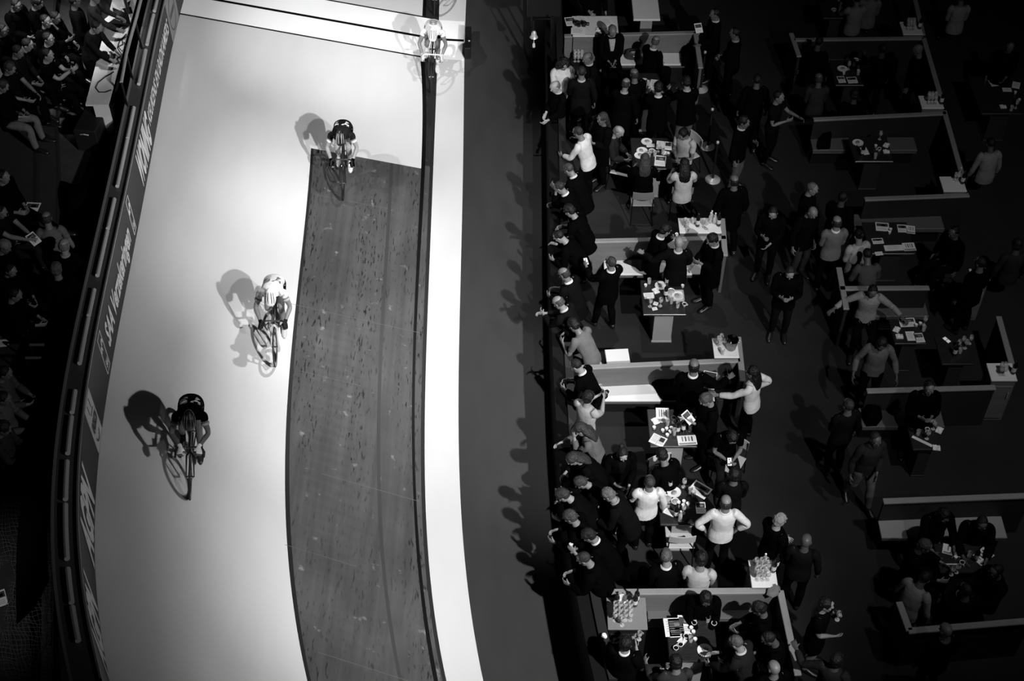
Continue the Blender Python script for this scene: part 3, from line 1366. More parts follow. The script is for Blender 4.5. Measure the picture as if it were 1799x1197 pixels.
# lettering on the hoarding
def board_text(txt, Y, h, size, length=None, shear=.25, bold=.012, m=None, label=None, cat='lettering', name='lettering', off=.006, parent=None):
    V, Fs = text_mesh(txt, size, shear, bold)
    x0, x1 = V[:, 0].min(), V[:, 0].max()
    sx = (length / (x1 - x0)) if length else 1.0
    pts = []
    for vx, vy, _ in V:
        pts.append(hoard(Y + (vx - x0) * sx, h + vy, off))
    n = len(pts)
    pts2 = [hoard(Y + (vx - x0) * sx, h + vy, .002) for vx, vy, _ in V]
    mb = MB()
    mb.add(pts + pts2, [tuple(f) for f in Fs])
    o = mb.build(name, m or mat('letter_white', .62, .5), parent)
    if label:
        tag(o, label, cat)
    return o


def board_panel(Y0, Y1, h0, h1, m, name, label=None, cat=None, off=.004, parent=None):
    rr = []
    for Y in np.linspace(Y0, Y1, 10):
        rr.append([tuple(hoard(Y, h, o_)) for o_, h in ((off, h0), (off, h1), (.0005, h1), (.0005, h0))])
    o = MB().rings(rr).build(name, m, parent)
    if label:
        tag(o, label, cat)
    return o


def Yb(px_y, h):
    """station of the hoarding point at height h that shows at picture row px_y"""
    best = None
    for Y in np.linspace(YT0, YT1, 900):
        d = abs(pix(hoard(Y, h, 0))[1] - px_y)
        if best is None or d < best[0]:
            best = (d, Y)
    return best[1]


M_GREYSIGN = mat('grey_sign', .34, .5)
M_SIGNINK = mat('sign_ink', .05, .6)
M_LET = mat('letter_grey', 1.12, .5)
# two large words near the foot of the picture, one word of four letters each; the first letter is worn
for py, lab in ((985, 'pale slanted word AGPN on the dark hoarding, the upper one'), (1180, 'pale slanted word AGPN on the dark hoarding, the lower one')):
    y0 = Yb(py, .30)
    y1 = Yb(835 if py == 985 else 1022, .55)
    board_text('AGPN', y0, .12, 1.02, y1 - y0, .30, .05, M_LET, lab)
ya, yb_ = Yb(600, .40), Yb(405, .45)
board_text('SAA Verzekeringen', ya, .26, .60, yb_ - ya, .2, .02, M_LET, 'pale words SAA Verzekeringen on the dark hoarding')
ya, yb_ = Yb(318, .3), Yb(216, .55)
board_text('WONING', ya, .18, .95, yb_ - ya, .2, .045, M_LET, 'large pale word WONING on the dark hoarding')
ya, yb_ = Yb(222, .40), Yb(46, .5)
board_text('KEUKENS EN BADKAMERS', ya, .40, .44, yb_ - ya, .2, .010, M_LET, 'smaller pale words KEUKENS EN BADKAMERS on the dark hoarding')


def logo_box(py0, py1, label):
    """thin framed square with two arcs and the letters SAA"""
    a, b = Yb(py0, .15), Yb(py1, .75)
    mb = MB()

    def bar(ya, ha, yb2, hb, w=.012):
        n = 6
        pts = [(ya + (yb2 - ya) * i / n, ha + (hb - ha) * i / n) for i in range(n + 1)]
        dx, dy = yb2 - ya, hb - ha
        l = math.hypot(dx, dy)
        ox, oy = -dy / l * w, dx / l * w
        rr = [[tuple(hoard(y + ox, h + oy, .006)), tuple(hoard(y - ox, h - oy, .006)), tuple(hoard(y - ox, h - oy, .001)), tuple(hoard(y + ox, h + oy, .001))] for y, h in pts]
        mb.rings(rr)

    for q in ((a, .12, b, .12), (b, .12, b, .86), (b, .86, a, .86), (a, .86, a, .12)):
        bar(*q, w=.006)
    for c0, c1, r0 in ((.30, .52, .20), (.72, .60, .22)):
        for k in range(5):
            t0, t1 = R(35 + 22 * k), R(57 + 22 * k)
            w_ = b - a
            bar(a + w_ * (c0 + r0 * math.cos(t0)), c1 - .1 + .22 * math.sin(t0), a + w_ * (c0 + r0 * math.cos(t1)), c1 - .1 + .22 * math.sin(t1), w=.016)
    o = mb.build('logo', M_LET)
    tag(o, label, 'logo')
    board_text('SAA', a + (b - a) * .22, .20, .2, (b - a) * .62, .1, .008, M_LET, None, name='logo_letters', parent=o)


logo_box(656, 590, 'framed arc logo before the words SAA Verzekeringen')
logo_box(410, 352, 'framed arc logo after the words SAA Verzekeringen')
# pale sign with dark lettering
a, b = Yb(783, .2), Yb(692, .8)
o = board_panel(a, b, .04, .93, mat('pale_sign', .80, .5), 'sign', 'pale sign with dark lettering and a curved mark on the hoarding', 'sign', .008)
board_text('VENDRACOM', a + (b - a) * .12, .36, .27, (b - a) * .76, .12, .012, M_SIGNINK, None, name='sign_lettering', off=.014, parent=o)
board_panel(a + (b - a) * .40, a + (b - a) * .78, .62, .65, mat('sign_grey', .12, .6), 'underline', None, None, .012, o)
board_panel(a + (b - a) * .30, a + (b - a) * .34, .70, .88, mat('sign_grey', .12, .6), 'mark', None, None, .012, o)
board_panel(a + (b - a) * .62, a + (b - a) * .66, .70, .88, mat('sign_grey', .12, .6), 'mark', None, None, .012, o)
mb = MB()
for k in range(12):
    t0, t1 = R(200 + 11 * k), R(211 + 11 * k)
    q = []
    for t, rr_ in ((t0, 1.0), (t1, 1.0), (t1, .78), (t0, .78)):
        q.append(tuple(hoard(a + (b - a) * (.45 + .30 * rr_ * math.cos(t)), .30 + .20 * rr_ * math.sin(t), .012)))
    mb.add(q, [(0, 1, 2, 3)])
mb.build('curved_mark', mat('sign_grey', .12, .6), o)
# grey sign beside the finish line
a, b = Yb(62, .2), Yb(-26, .8)
o = board_panel(a, b, .04, .95, M_GREYSIGN, 'sign', 'grey sign with faint oval mark on the hoarding beside the finish line', 'sign', .008)
board_panel(a + (b - a) * .2, a + (b - a) * .72, .44, .54, mat('sign_grey', .12, .6), 'dark_band', None, None, .012, o)
mb = MB()
for k in range(20):
    t0, t1 = 2 * PI * k / 20, 2 * PI * (k + 1) / 20
    q = []
    for t, rr_ in ((t0, 1.0), (t1, 1.0), (t1, .9), (t0, .9)):
        q.append(tuple(hoard(a + (b - a) * (.45 + .36 * rr_ * math.cos(t)), .46 + .36 * rr_ * math.sin(t), .011)))
    mb.add(q, [(0, 1, 2, 3)])
mb.build('oval_mark', mat('sign_grey', .12, .6), o)
# ------------------------------------------------------------------ riders and track bicycles
def B(l, f, u):
    return (l, -f, u)


M_TYRE = mat('black_tyre', .012, .6)
M_CARB = mat('black_carbon', .012, .3, spec=.5)
M_STEEL = mat('bright_steel', .6, .25, 1.0)
M_WFRAME = mat('white_frame_paint', .75, .3, spec=.5)
M_GRIP = mat('black_bar_tape', .012, .7)


def bicycle(mtx, label, frame=M_CARB, bar=M_GRIP, fork=None, rim=M_CARB, hubring=None, crank=20):
    root = empty('track_bicycle', label=label, cat='bicycle', group='racing bicycles on the track')
    root.matrix_world = mtx
    BBp, RA, FA = (0, 0, .285), (0, -.385, .335), (0, .575, .335)
    ST, HT, HB = (0, -.135, .86), (0, .41, .87), (0, .445, .72)
    m = MB()
    m.tube([B(*BBp), B(*ST)], [.02, .017], 8)
    m.tube([B(0, -.12, .80), B(0, .415, .835)], [.016, .019], 8)
    m.tube([B(*BBp), B(0, .44, .745)], [.026, .024], 8)
    m.tube([B(*HT), B(*HB)], [.021, .023], 8)
    for s in (-1, 1):
        m.tube([B(s * .02, 0, .285), B(s * .055, -.385, .335)], [.012, .009], 6)
        m.tube([B(s * .012, -.12, .80), B(s * .055, -.385, .335)], [.008, .008], 6)
    m.tube([B(-.04, 0, .285), B(.04, 0, .285)], .024, 10)
    m.build('frame', frame, root, True)
    m = MB()
    m.tube([B(0, .443, .73), B(0, .455, .70)], .022, 8)
    for s in (-1, 1):
        m.tube([B(s * .012, .452, .705), B(s * .048, .475, .66), B(s * .055, .575, .335)], [.017, .014, .008], 7)
    m.build('fork', fork or frame, root, True)
    for (f, nm) in ((.575, 'front_wheel'), (-.385, 'rear_wheel')):
        m = MB()
        m.torus(B(0, f, .335), .324, .0115, 'x', 44, 8)
        wo = m.build(nm, M_TYRE, root, True)
        m = MB()
        rr = []
        for r_, x in ((.314, .009), (.300, .011), (.262, .006), (.258, 0), (.262, -.006), (.300, -.011), (.314, -.009)):
            rr.append([B(x, f + r_ * math.cos(2 * PI * i / 44), .335 + r_ * math.sin(2 * PI * i / 44)) for i in range(44)])
        rr.append(rr[0])
        m.rings(rr, cap=False)
        m.build('rim', rim, wo, True)
        m = MB()
        m.tube([B(-.05, f, .335), B(.05, f, .335)], .017, 10)
        m.build('hub', M_STEEL, wo, True)
        m = MB()
        for k in range(14):
            a = 2 * PI * k / 14
            x = .03 if k % 2 else -.03
            m.tube([B(x, f + .015 * math.cos(a), .335 + .015 * math.sin(a)), B(0, f + .26 * math.cos(a), .335 + .26 * math.sin(a))], .0018, 4)
        m.build('spokes', M_CARB, wo)
    m = MB()
    m.tube([B(0, .405, .885), B(0, .52, .86)], .018, 8)
    m.build('stem', frame, root, True)
    hb = MB()
    hb.tube([B(-.12, .52, .86), B(.12, .52, .86)], .015, 8)
    h = hb.build('handlebar', M_STEEL if bar is M_GRIP else bar, root, True)
    for s in (-1, 1):
        tape = MB().tube([B(s * .12, .52, .86), B(s * .165, .53, .86), B(s * .188, .57, .85), B(s * .192, .612, .81), B(s * .195, .60, .75), B(s * .197, .55, .722), B(s * .198, .46, .72)], .0165, 8)
        tape.build('bar_tape', bar, h, True)
    m = MB()
    m.tube([B(0, -.13, .85), B(0, -.165, .955)], .014, 8)
    m.build('seat_post', M_CARB, root, True)
    m = MB()
    m.rings([[B(w * math.cos(2 * PI * i / 10), f, .975 + h * math.sin(2 * PI * i / 10)) for i in range(10)] for f, w, h in ((-.30, .05, .015), (-.28, .068, .022), (-.22, .062, .024), (-.12, .03, .022), (-.04, .019, .018), (-.025, .01, .01))])
    m.build('saddle', M_GRIP, root, True)
    ca = R(crank)
    m = MB()
    m.lathe([(.088, -.003), (.092, 0), (.088, .003)], n=28)
    cr = m.build('chainring', M_STEEL, root, True, loc=B(-.045, 0, .285), rot=(0, PI / 2, 0))
    m = MB()
    pts = []
    for k in range(13):
        a = PI / 2 - PI * k / 12
        pts.append(B(-.045, .093 * math.cos(a), .285 + .093 * math.sin(a)))
    for k in range(13):
        a = -PI / 2 - PI * k / 12
        pts.append(B(-.045, -.385 + .032 * math.cos(a), .335 + .032 * math.sin(a)))
    pts.append(pts[0])
    m.tube(pts, .005, 5)
    m.build('chain', M_STEEL, root)
    for s in (1, -1):
        a = ca if s == 1 else ca + PI
        f, u = .17 * math.cos(a), .285 - .17 * math.sin(a)
        m = MB()
        m.tube([B(s * .055, 0, .285), B(s * .075, f, u)], [.015, .011], 7)
        c = m.build('crank', M_CARB, root, True)
        m = MB()
        m.box(B(s * .12, f, u), (.08, .06, .016), 0, .004)
        m.build('pedal', M_STEEL, c)
    return root


def helmet_t():
    L = LF()
    Hd = W(head=1)
    L.sec([((0, y, zc), (rx, 0, 0), (0, .02 * sl, rz), Hd) for y, zc, rx, rz, sl in ((-.115, 1.695, .03, .02, 0), (-.10, 1.705, .060, .045, 0), (-.05, 1.708, .085, .072, 0), (.01, 1.712, .096, .085, 0), (.07, 1.712, .092, .085, 0), (.13, 1.715, .070, .066, 0), (.175, 1.725, .04, .04, 0), (.195, 1.73, .012, .014, 0))], 20)
    return L.template(.009, 2, .6)


def vents_t():
    L = LF()
    Hd = W(head=1)
    for x0, x1, r in ((.030, .022, .007), (-.030, -.022, .007), (.066, .048, .006), (-.066, -.048, .006)):
        pts = []
        for k in range(9):
            y = -.085 + .215 * k / 8
            x = x0 + (x1 - x0) * abs(k - 3) / 5
            rx = np.interp(y, [-.115, -.05, .01, .07, .13, .175], [.03, .085, .096, .092, .07, .04])
            rz = np.interp(y, [-.115, -.05, .01, .07, .13, .175], [.02, .072, .085, .085, .066, .04])
            z = np.interp(y, [-.115, .01, .13], [1.695, 1.712, 1.715]) + rz * math.sqrt(max(0.02, 1 - (x / rx) ** 2)) + .001
            pts.append((x, y, z))
        L.mb.tube(pts, [r * .3] + [r] * 7 + [r * .3], 6)
    L.w = [Hd] * len(L.mb.v)
    return L.template(remesh=False)


def visor_t():
    L = LF()
    Hd = W(head=1)
    L.sec([((0, -.088 + dy, z), (rx, 0, 0), (0, ry, 0), Hd) for z, rx, ry, dy in ((1.625, .045, .016, 0), (1.645, .062, .022, 0), (1.675, .066, .022, 0), (1.695, .06, .018, 0))], 16)
    return L.template(remesh=False)


def track_hit(px, py):
    best = None
    for Y in np.linspace(9, 28, 120):
        for u in np.linspace(-.05, 1, 70):
            x, y = pix(TP(u, Y))
            d = (x - px) ** 2 + (y - py) ** 2
            if best is None or d < best[0]:
                best = (d, u, Y)
    d, u, Y = best
    su, sY = .015, .16
    for _ in range(40):
        for du, dY in ((su, 0), (-su, 0), (0, sY), (0, -sY)):
            x, y = pix(TP(u + du, Y + dY))
            e = (x - px) ** 2 + (y - py) ** 2
            if e < d:
                d, u, Y = e, u + du, Y + dY
        su *= .8
        sY *= .8
    return u, Y


def rider(px, py, lean, label, blabel, jv, shv=.012, sk=.22, helm=.02, vent=.5, number=(), numv=.6, sock=.012, shoe=.02, glove=.012, hands='drop', crank=20, frame=M_CARB, bar=M_GRIP, fork=None, rim=M_CARB, cuffv=None, head_yaw=0, tw=0):
    u, Y = track_hit(px, py)
    pf = TP(u, Y)
    pr = TP(u, Y + .96)
    f = (pf - pr) / np.linalg.norm(pf - pr)
    up = np.array([math.sin(R(lean)), 0, math.cos(R(lean))])
    yl = -f
    zl = up - yl * (up @ yl)
    zl /= np.linalg.norm(zl)
    xl = np.cross(yl, zl)
    o = pf - f * .575
    mtx = Matrix(((xl[0], yl[0], zl[0], o[0]), (xl[1], yl[1], zl[1], o[1]), (xl[2], yl[2], zl[2], o[2]), (0, 0, 0, 1)))
    bicycle(mtx, blabel, frame, bar, fork, rim, crank=crank)
    ca = R(crank)
    fl, ul = .17 * math.cos(ca), .285 - .17 * math.sin(ca)
    fr, ur = -fl, .57 - ul
    if hands == 'drop':
        hl, hd, cu = (.196, .475, .785), (0, .85, -.5), .8
    else:
        hl, hd, cu = (.125, .54, .88), (.1, .9, -.3), .7
    po = dict(pelvis=(0, -.205, 1.055), pp=48, sp=22, cp=15, np=-10, hp=-14, hy=head_yaw, twist=tw,
              handL=hl, handR=hl, hdir=hd, curl=cu, elbow=(.45, -.2, -.5),
              footL=(.118, fl - .105, ul + .105), footR=(.118, fr - .105, ur + .11), knee=(.02, 1, .4), toe=2, footpL=14, footpR=22)
    G, Gs, hw = solve(po)
    root = empty('cyclist', label=label, cat='person', group='racing cyclists on the track')
    root.matrix_world = mtx
    deform(TEMPL['body'](), Gs, 'body', skin(sk), root)
    j = deform(TEMPL['jersey'](), Gs, 'jersey', cloth(jv), root)
    deform(TEMPL['shorts'](), Gs, 'shorts', cloth(shv), root)
    for S in 'LR':
        deform(TEMPL['shoe' + S](), Gs, 'shoe', mat('shoe_leather_%d' % round(shoe * 100), shoe, .35, spec=.4), root)
        deform(TEMPL['sock' + S](), Gs, 'sock', cloth(sock), root)
        deform(TEMPL['glove' + S](), Gs, 'glove', cloth(glove), root)
        if cuffv is not None:
            deform(T('cuff' + S, t_cuff, S), Gs, 'sleeve_band', cloth(cuffv), j)
    h = deform(T('helmet', helmet_t), Gs, 'helmet', mat('helmet_%d' % round(helm * 100), helm, .25, spec=.5), root)
    deform(T('vents', vents_t), Gs, 'vents', mat('helmet_%d' % round(vent * 100), vent, .25, spec=.5), h)
    deform(T('visor', visor_t), Gs, 'visor', mat('dark_visor', .012, .1, spec=.6), h)
    for ch, x, z, size, nv in number:
        deform(T('num_%s_%.3f_%.3f_%.3f' % (ch, x, z, size), t_text, ch, size, x, z, nv > 0), Gs, 'number', cloth(nv) if nv else cloth(.01), j)
    return root


def t_cuff(S):
    L = LF()
    L.arm(S, [(.125, .0605, .0585), (.13, .0615, .0595), (.15, .061, .059), (.155, .059, .057)])
    return L.template(remesh=False)


Z7 = 1.22
rider(335, 868, 8, 'cyclist in black kit with big pale number 73, lowest of the riders', 'black bicycle under the cyclist in black kit',
      .012, number=(('7', .10, Z7, .22, .75), ('3', -.09, Z7, .22, .75)), sk=.13, helm=.012, vent=.10, glove=1.0, hands='top', crank=100, sock=.02, shoe=.02, cuffv=.4, head_yaw=0, frame=M_CARB)
rider(486, 636, 2, 'cyclist in white kit with an outlined number 72 and white helmet', 'black and white bicycle under the cyclist in white kit',
      1.0, shv=.012, number=(('7', .095, Z7, .23, .25), ('2', -.09, Z7, .23, .25)), sk=.27, helm=1.15, vent=.012, glove=.05, hands='drop', crank=10, fork=M_WFRAME, sock=.7, shoe=.6, cuffv=.6)
rider(604, 346, 2, 'cyclist in dark kit with two white sevens, black helmet and white sleeve bands', 'dark bicycle under the cyclist with two white sevens',
      .045, number=(('7', .09, Z7, .22, 1.0), ('7', -.10, Z7, .22, 1.0)), sk=.33, helm=.012, vent=.45, glove=.012, hands='drop', crank=-20, fork=M_CARB, sock=.7, shoe=.7, cuffv=.85)
rider(757, 158, 4, 'cyclist in pale kit with number 8 crossing the finish line', 'dark bicycle with white handlebar on the finish line',
      1.0, number=(('8', 0, Z7 + .02, .30, .30),), sk=.22, helm=1.1, vent=.05, glove=.6, hands='drop', crank=75, bar=mat('white_bar_tape', .85, .5), sock=.7, shoe=.7)
rider(763, 22, 4, 'cyclist at the top edge, only the front wheel in view', 'bicycle at the top edge with only its front wheel in view',
      .3, number=(), sk=.22, helm=.5, vent=.05, hands='drop', crank=45)
# ------------------------------------------------------------------ infield shell
M_CARPET = mat('dark_carpet', .023, .9, spec=.05, bump=.3, bscale=160, var=.16, vscale=1.3)
mb = MB()
for k in range(len(ys2) - 1):
    a, b = ys2[k], ys2[k + 1]
    x0, x1 = x_fe(a) + .05, x_fe(b) + .05
    mb.add([(x0, a, 0), (15, a, 0), (15, b, 0), (x1, b, 0)], [(0, 1, 2, 3)])
fi = mb.build('floor_infield', M_CARPET)
tag(fi, 'dark carpet of the infield', kind='structure')

M_FENCE = mat('black_fence', .006, .7, spec=.1)
M_COUNTER = mat('grey_counter', .018, .5)


def fence_strip(name, sect, m, y0=9.7, y1=28.6):
    rr = []
    for Y in stations(y0, y1, 50):
        rr.append([(x_fe(Y) + dx, Y, z) for dx, z in sect])
    return MB().rings(rr).build(name, m)


tag(fence_strip('wall_track_side', [(0, -.02), (0, .86), (.03, .92), (.22, .92), (.22, -.02)], M_FENCE), 'black padded fence between the grey apron and the infield', kind='structure')
tag(fence_strip('trim_6', [(.225, .90), (.225, .97), (.36, .97), (.36, .93)], M_COUNTER), 'narrow grey counter along the infield side of the fence', kind='structure')

M_WALLW = mat('partition_wood', .15, .55, bump=.15, bscale=6, var=.12, vscale=3, stretch=(.6, 6, 6))
M_RAIL = mat('pale_rail_wood', .24, .5, var=.1, vscale=3)
M_WHITEB = mat('white_laminate', .72, .45)
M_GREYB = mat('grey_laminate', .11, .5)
M_BLACKP = mat('black_panel', .008, .6)
M_DARKTOP = mat('dark_table_top', .020, .30, spec=.5, var=.3, vscale=8, stretch=(1, 5, 1))
M_PED = mat('pale_pedestal', .30, .5, var=.06, vscale=4)
M_METALB = mat('black_metal', .015, .4, .6)
M_CHROME = mat('chrome', .85, .32, .55)


def partition(a, b, label, z=.95, m=None, group=None, railm=None, thick=.05):
    """low partition from a to b (pixels of its top rail at height z)"""
    A, Bp = P(a[0], a[1], z), P(b[0], b[1], z)
    mid = (A + Bp) / 2
    d = Bp - A
    L = float(math.hypot(d[0], d[1]))
    rz = math.atan2(d[1], d[0])
    r = empty('box_partition', (mid[0], mid[1], 0), rz, label, 'partition', group)
    MB().box((0, 0, (z - .035) / 2), (L, thick, z - .035)).build('panel', m or M_WALLW, r)
    MB().box((0, 0, z - .02), (L + .02, .10, .04), 0, .008).build('top_rail', railm or M_RAIL, r)
    return r, mid, rz, L


def bench(x0, x1, yf, label, m=None, depth=.40, z=.46, group=None):
    """bench seat: front edge runs at picture row yf from x0 to x1"""
    A, Bp = P(x0, yf, z), P(x1, yf, z)
    L = float(Bp[0] - A[0])
    c = (A + Bp) / 2
    r = empty('bench', (c[0], c[1] + depth / 2, 0), 0, label, 'bench', group)
    MB().box((0, 0, z - .02), (L, depth, .04), 0, .008).build('seat', m or M_WHITEB, r)
    MB().box((0, .06, (z - .04) / 2), (L - .06, depth - .16, z - .04)).build('front_panel', M_BLACKP, r)
    MB().box((0, -depth / 2 + .012, z - .065), (L - .02, .02, .05)).build('apron_rail', M_GREYB, r)
    return r


def cabinet(x0, x1, y0, y1, label, z=1.02, topm=None, bodym=None, door=True):
    A = P(x0, y1, z)
    Bp = P(x1, y1, z)
    D = P((x0 + x1) / 2, y0, z)
    w, d = float(Bp[0] - A[0]), float(D[1] - A[1])
    r = empty('service_cabinet', ((A[0] + Bp[0]) / 2, A[1] + d / 2, 0), 0, label, 'cabinet')
    MB().box((0, 0, (z - .03) / 2), (w - .03, d - .03, z - .03)).build('body', bodym or M_WALLW, r)
    MB().box((0, 0, z - .015), (w, d, .03), 0, .006).build('worktop', topm or M_WHITEB, r)
    if door:
        dd = MB().box((0, -d / 2 + .008, z * .46), (w - .08, .02, z * .78)).build('door', bodym or M_WALLW, r)
        MB().tube([(w * .3, -d / 2 - .02, z * .6), (w * .3, -d / 2 - .02, z * .72)], .008, 6).build('handle', M_CHROME, dd)
    return r


def table(x0, x1, y0, y1, label, z=.76, topm=None, pedm=None, rz=0.0):
    A, Bp, D = P(x0, y1, z), P(x1, y1, z), P((x0 + x1) / 2, y0, z)
    w, d = float(Bp[0] - A[0]), float(D[1] - A[1])
    r = empty('table', ((A[0] + Bp[0]) / 2, A[1] + d / 2, 0), rz, label, 'table')
    MB().box((0, 0, z - .025), (w, d, .05), 0, .01).build('tabletop', topm or M_DARKTOP, r)
    MB().box((0, 0, (z - .05) / 2 + .02), (w * .44, d * .86, z - .09)).build('pedestal', pedm or M_PED, r)
    MB().box((0, 0, .02), (w * .48, d * .90, .04), 0, .006).build('base', pedm or M_PED, r)
    return r


# near boxes, from the top of the picture down
partition((992, 62), (1228, 56), 'low wooden partition behind the bench with the handbag')
partition((1222, 56), (1231, 118), 'short aisle side of the box with the handbag bench', m=M_GREYB)
bench(1064, 1204, 113, 'white bench with a handbag on it')
partition((1027, 423), (1275, 417), 'low wooden partition above the bench with a scarf on it')
bench(1062, 1236, 482, 'white bench under the draped scarf and coat')
partition((1269, 384), (1274, 448), 'aisle side with pale rail beside the white counter of bottles', m=M_GREYB)
partition((1003, 646), (1300, 632), 'long low wooden partition behind the empty white bench')
bench(1036, 1256, 704, 'long empty white bench with one glass on it')
partition((1297, 592), (1305, 668), 'aisle side beside the counter with the wine cooler', m=M_GREYB)
partition((1050, 1040), (1370, 1037), 'low wooden partition nearest the bottom of the picture')
bench(1138, 1345, 1087, 'dark bench below the lowest partition', m=M_GREYB)
partition((1371, 1038), (1402, 1185), 'aisle side of the lowest box with a pale rail', m=M_BLACKP)
# cabinets
cabinet(1194, 1268, 383, 409, 'white counter with bottles in front of the draped scarf bench')
cabinet(1255, 1299, 594, 628, 'white counter with the wine cooler beside the aisle')
cabinet(1321, 1367, 984, 1032, 'white counter crowded with glasses above the lowest partition')
cabinet(1068, 1138, 1050, 1106, 'grey service cabinet with glasses and bottles in the lowest box', z=.98, topm=mat('grey_worktop', .20, .4), bodym=M_BLACKP)
cabinet(1258, 1291, 658, 700, 'low grey cabinet at the aisle end of the long white bench', z=.47, topm=M_BLACKP, bodym=mat('dark_grey_front', .035, .5))
cabinet(1006, 1087, 28, 63, 'white counter covered with papers behind the man in the open jacket', z=1.0, door=False)
# tables
table(1112, 1164, 128, 182, 'dark table crowded by men in dark suits')
table(1112, 1182, 242, 297, 'table with food and programmes between four seated people')
table(1130, 1206, 492, 553, 'table with trays and glasses on a pale pedestal, behind the standing phone user')
table(1142, 1225, 719, 785, 'table with five white cups in a cluster and programmes at its corners')
table(1160, 1240, 852, 922, 'table between the two men in white shirts')
table(1176, 1262, 1087, 1162, 'table with coffee cups in the lowest box')
table(1113, 1160, -6, 34, 'white covered table at the top edge', topm=M_WHITEB)

# far boxes
M_WALLD = mat('shaded_partition_wood', .022, .55, var=.1, vscale=3)  # partition wood darkened: the dimness of the far boxes is in its colour
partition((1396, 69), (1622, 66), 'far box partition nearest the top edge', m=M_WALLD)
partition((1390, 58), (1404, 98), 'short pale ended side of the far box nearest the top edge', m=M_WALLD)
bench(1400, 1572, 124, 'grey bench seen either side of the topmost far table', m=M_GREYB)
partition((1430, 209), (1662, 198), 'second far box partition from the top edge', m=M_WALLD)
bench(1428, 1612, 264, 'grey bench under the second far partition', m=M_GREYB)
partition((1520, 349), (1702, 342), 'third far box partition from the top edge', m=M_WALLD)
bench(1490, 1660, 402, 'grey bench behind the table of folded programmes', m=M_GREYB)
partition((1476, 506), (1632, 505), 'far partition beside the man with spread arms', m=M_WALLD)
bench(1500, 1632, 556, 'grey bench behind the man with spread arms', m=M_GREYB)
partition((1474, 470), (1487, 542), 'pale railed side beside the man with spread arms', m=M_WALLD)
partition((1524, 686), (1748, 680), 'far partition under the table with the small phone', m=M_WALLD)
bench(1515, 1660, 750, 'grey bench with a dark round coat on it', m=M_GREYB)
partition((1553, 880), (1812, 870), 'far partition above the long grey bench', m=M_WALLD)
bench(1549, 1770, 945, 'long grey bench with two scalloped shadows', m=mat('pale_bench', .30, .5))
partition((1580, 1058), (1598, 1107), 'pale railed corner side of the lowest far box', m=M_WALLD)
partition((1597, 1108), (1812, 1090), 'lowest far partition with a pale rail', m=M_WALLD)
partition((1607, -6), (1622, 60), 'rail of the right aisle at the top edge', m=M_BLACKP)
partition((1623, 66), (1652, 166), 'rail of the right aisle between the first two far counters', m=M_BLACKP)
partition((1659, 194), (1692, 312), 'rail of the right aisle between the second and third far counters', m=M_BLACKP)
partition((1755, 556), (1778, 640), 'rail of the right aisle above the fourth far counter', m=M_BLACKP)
cabinet(1587, 1622, 38, 60, 'small white counter with glasses, topmost on the right aisle')
cabinet(1620, 1659, 168, 190, 'small white counter with glasses, second on the right aisle')
cabinet(1658, 1699, 310, 336, 'small white counter with a dark bottle, third on the right aisle')
cabinet(1742, 1788, 638, 669, 'small white counter with a dark bottle, lowest on the right aisle')
cabinet(1708, 1740, 472, 492, 'small dim counter with a bottle beside the right edge')
M_PEDD = mat('shaded_pedestal', .03, .5)  # pale pedestal darkened in colour to sit in the dim far boxes
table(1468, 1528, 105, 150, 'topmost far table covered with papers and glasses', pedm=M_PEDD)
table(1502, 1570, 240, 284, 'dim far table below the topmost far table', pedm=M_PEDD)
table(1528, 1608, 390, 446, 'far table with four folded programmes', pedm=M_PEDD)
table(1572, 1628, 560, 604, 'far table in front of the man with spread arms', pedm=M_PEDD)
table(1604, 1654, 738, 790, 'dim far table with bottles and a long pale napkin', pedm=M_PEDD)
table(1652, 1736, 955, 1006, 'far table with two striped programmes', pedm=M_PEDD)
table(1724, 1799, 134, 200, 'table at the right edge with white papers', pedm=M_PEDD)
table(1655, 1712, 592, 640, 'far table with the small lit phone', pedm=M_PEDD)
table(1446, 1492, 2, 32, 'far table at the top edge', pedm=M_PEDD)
# ------------------------------------------------------------------ small things
M_BOTTLE = mat('dark_bottle_glass', .008, .12, spec=.6)
M_LABEL = mat('bottle_label', .65, .6)
M_PAPER = mat('white_paper', .78, .7)
M_INK = mat('print_dark', .05, .7)
M_INK2 = mat('print_grey', .25, .7)
M_CERAM = mat('white_ceramic', .80, .25, spec=.5)
M_COFFEE = mat('dark_coffee', .008, .2)
M_FOOD = mat('food_grey', .30, .6, var=.5, vscale=40)
M_DRINK = mat('pale_drink', .22, .15)
_protos = {}


def proto(key, fn):
    """first use builds the thing, later uses copy it with its parts"""
    if key not in _protos:
        _protos[key] = fn()
        return _protos[key]
    return copy_tree(_protos[key])


def mk_wine():
    return MB().lathe([(.034, 0), (.034, .003), (.006, .008), (.0045, .08), (.014, .09), (.034, .115), (.038, .145), (.030, .195), (.0285, .195), (.0362, .145), (.032, .117), (.010, .093)], n=14).build('wine_glass', glassm(), None, True)


def mk_tumbler():
    return MB().lathe([(.030, 0), (.036, .11), (.034, .11), (.028, .008)], n=14).build('tumbler', glassm(), None, True)


def mk_beer():
    o = MB().lathe([(.028, 0), (.036, .14), (.034, .14), (.026, .008)], n=14).build('beer_glass', glassm(), None, True)
    MB().lathe([(.025, .009), (.032, .115)], n=14).build('drink', M_DRINK, o, True)
    return o


def mk_bottle():
    o = MB().lathe([(.037, 0), (.038, .01), (.038, .19), (.030, .22), (.014, .245), (.0135, .30), (.015, .302), (.015, .315), (.012, .315)], n=16).build('wine_bottle', M_BOTTLE, None, True)
    MB().lathe([(.0386, .06), (.0388, .062), (.0388, .148), (.0386, .15)], n=16, cap=False).build('label', M_LABEL, o, True)
    return o


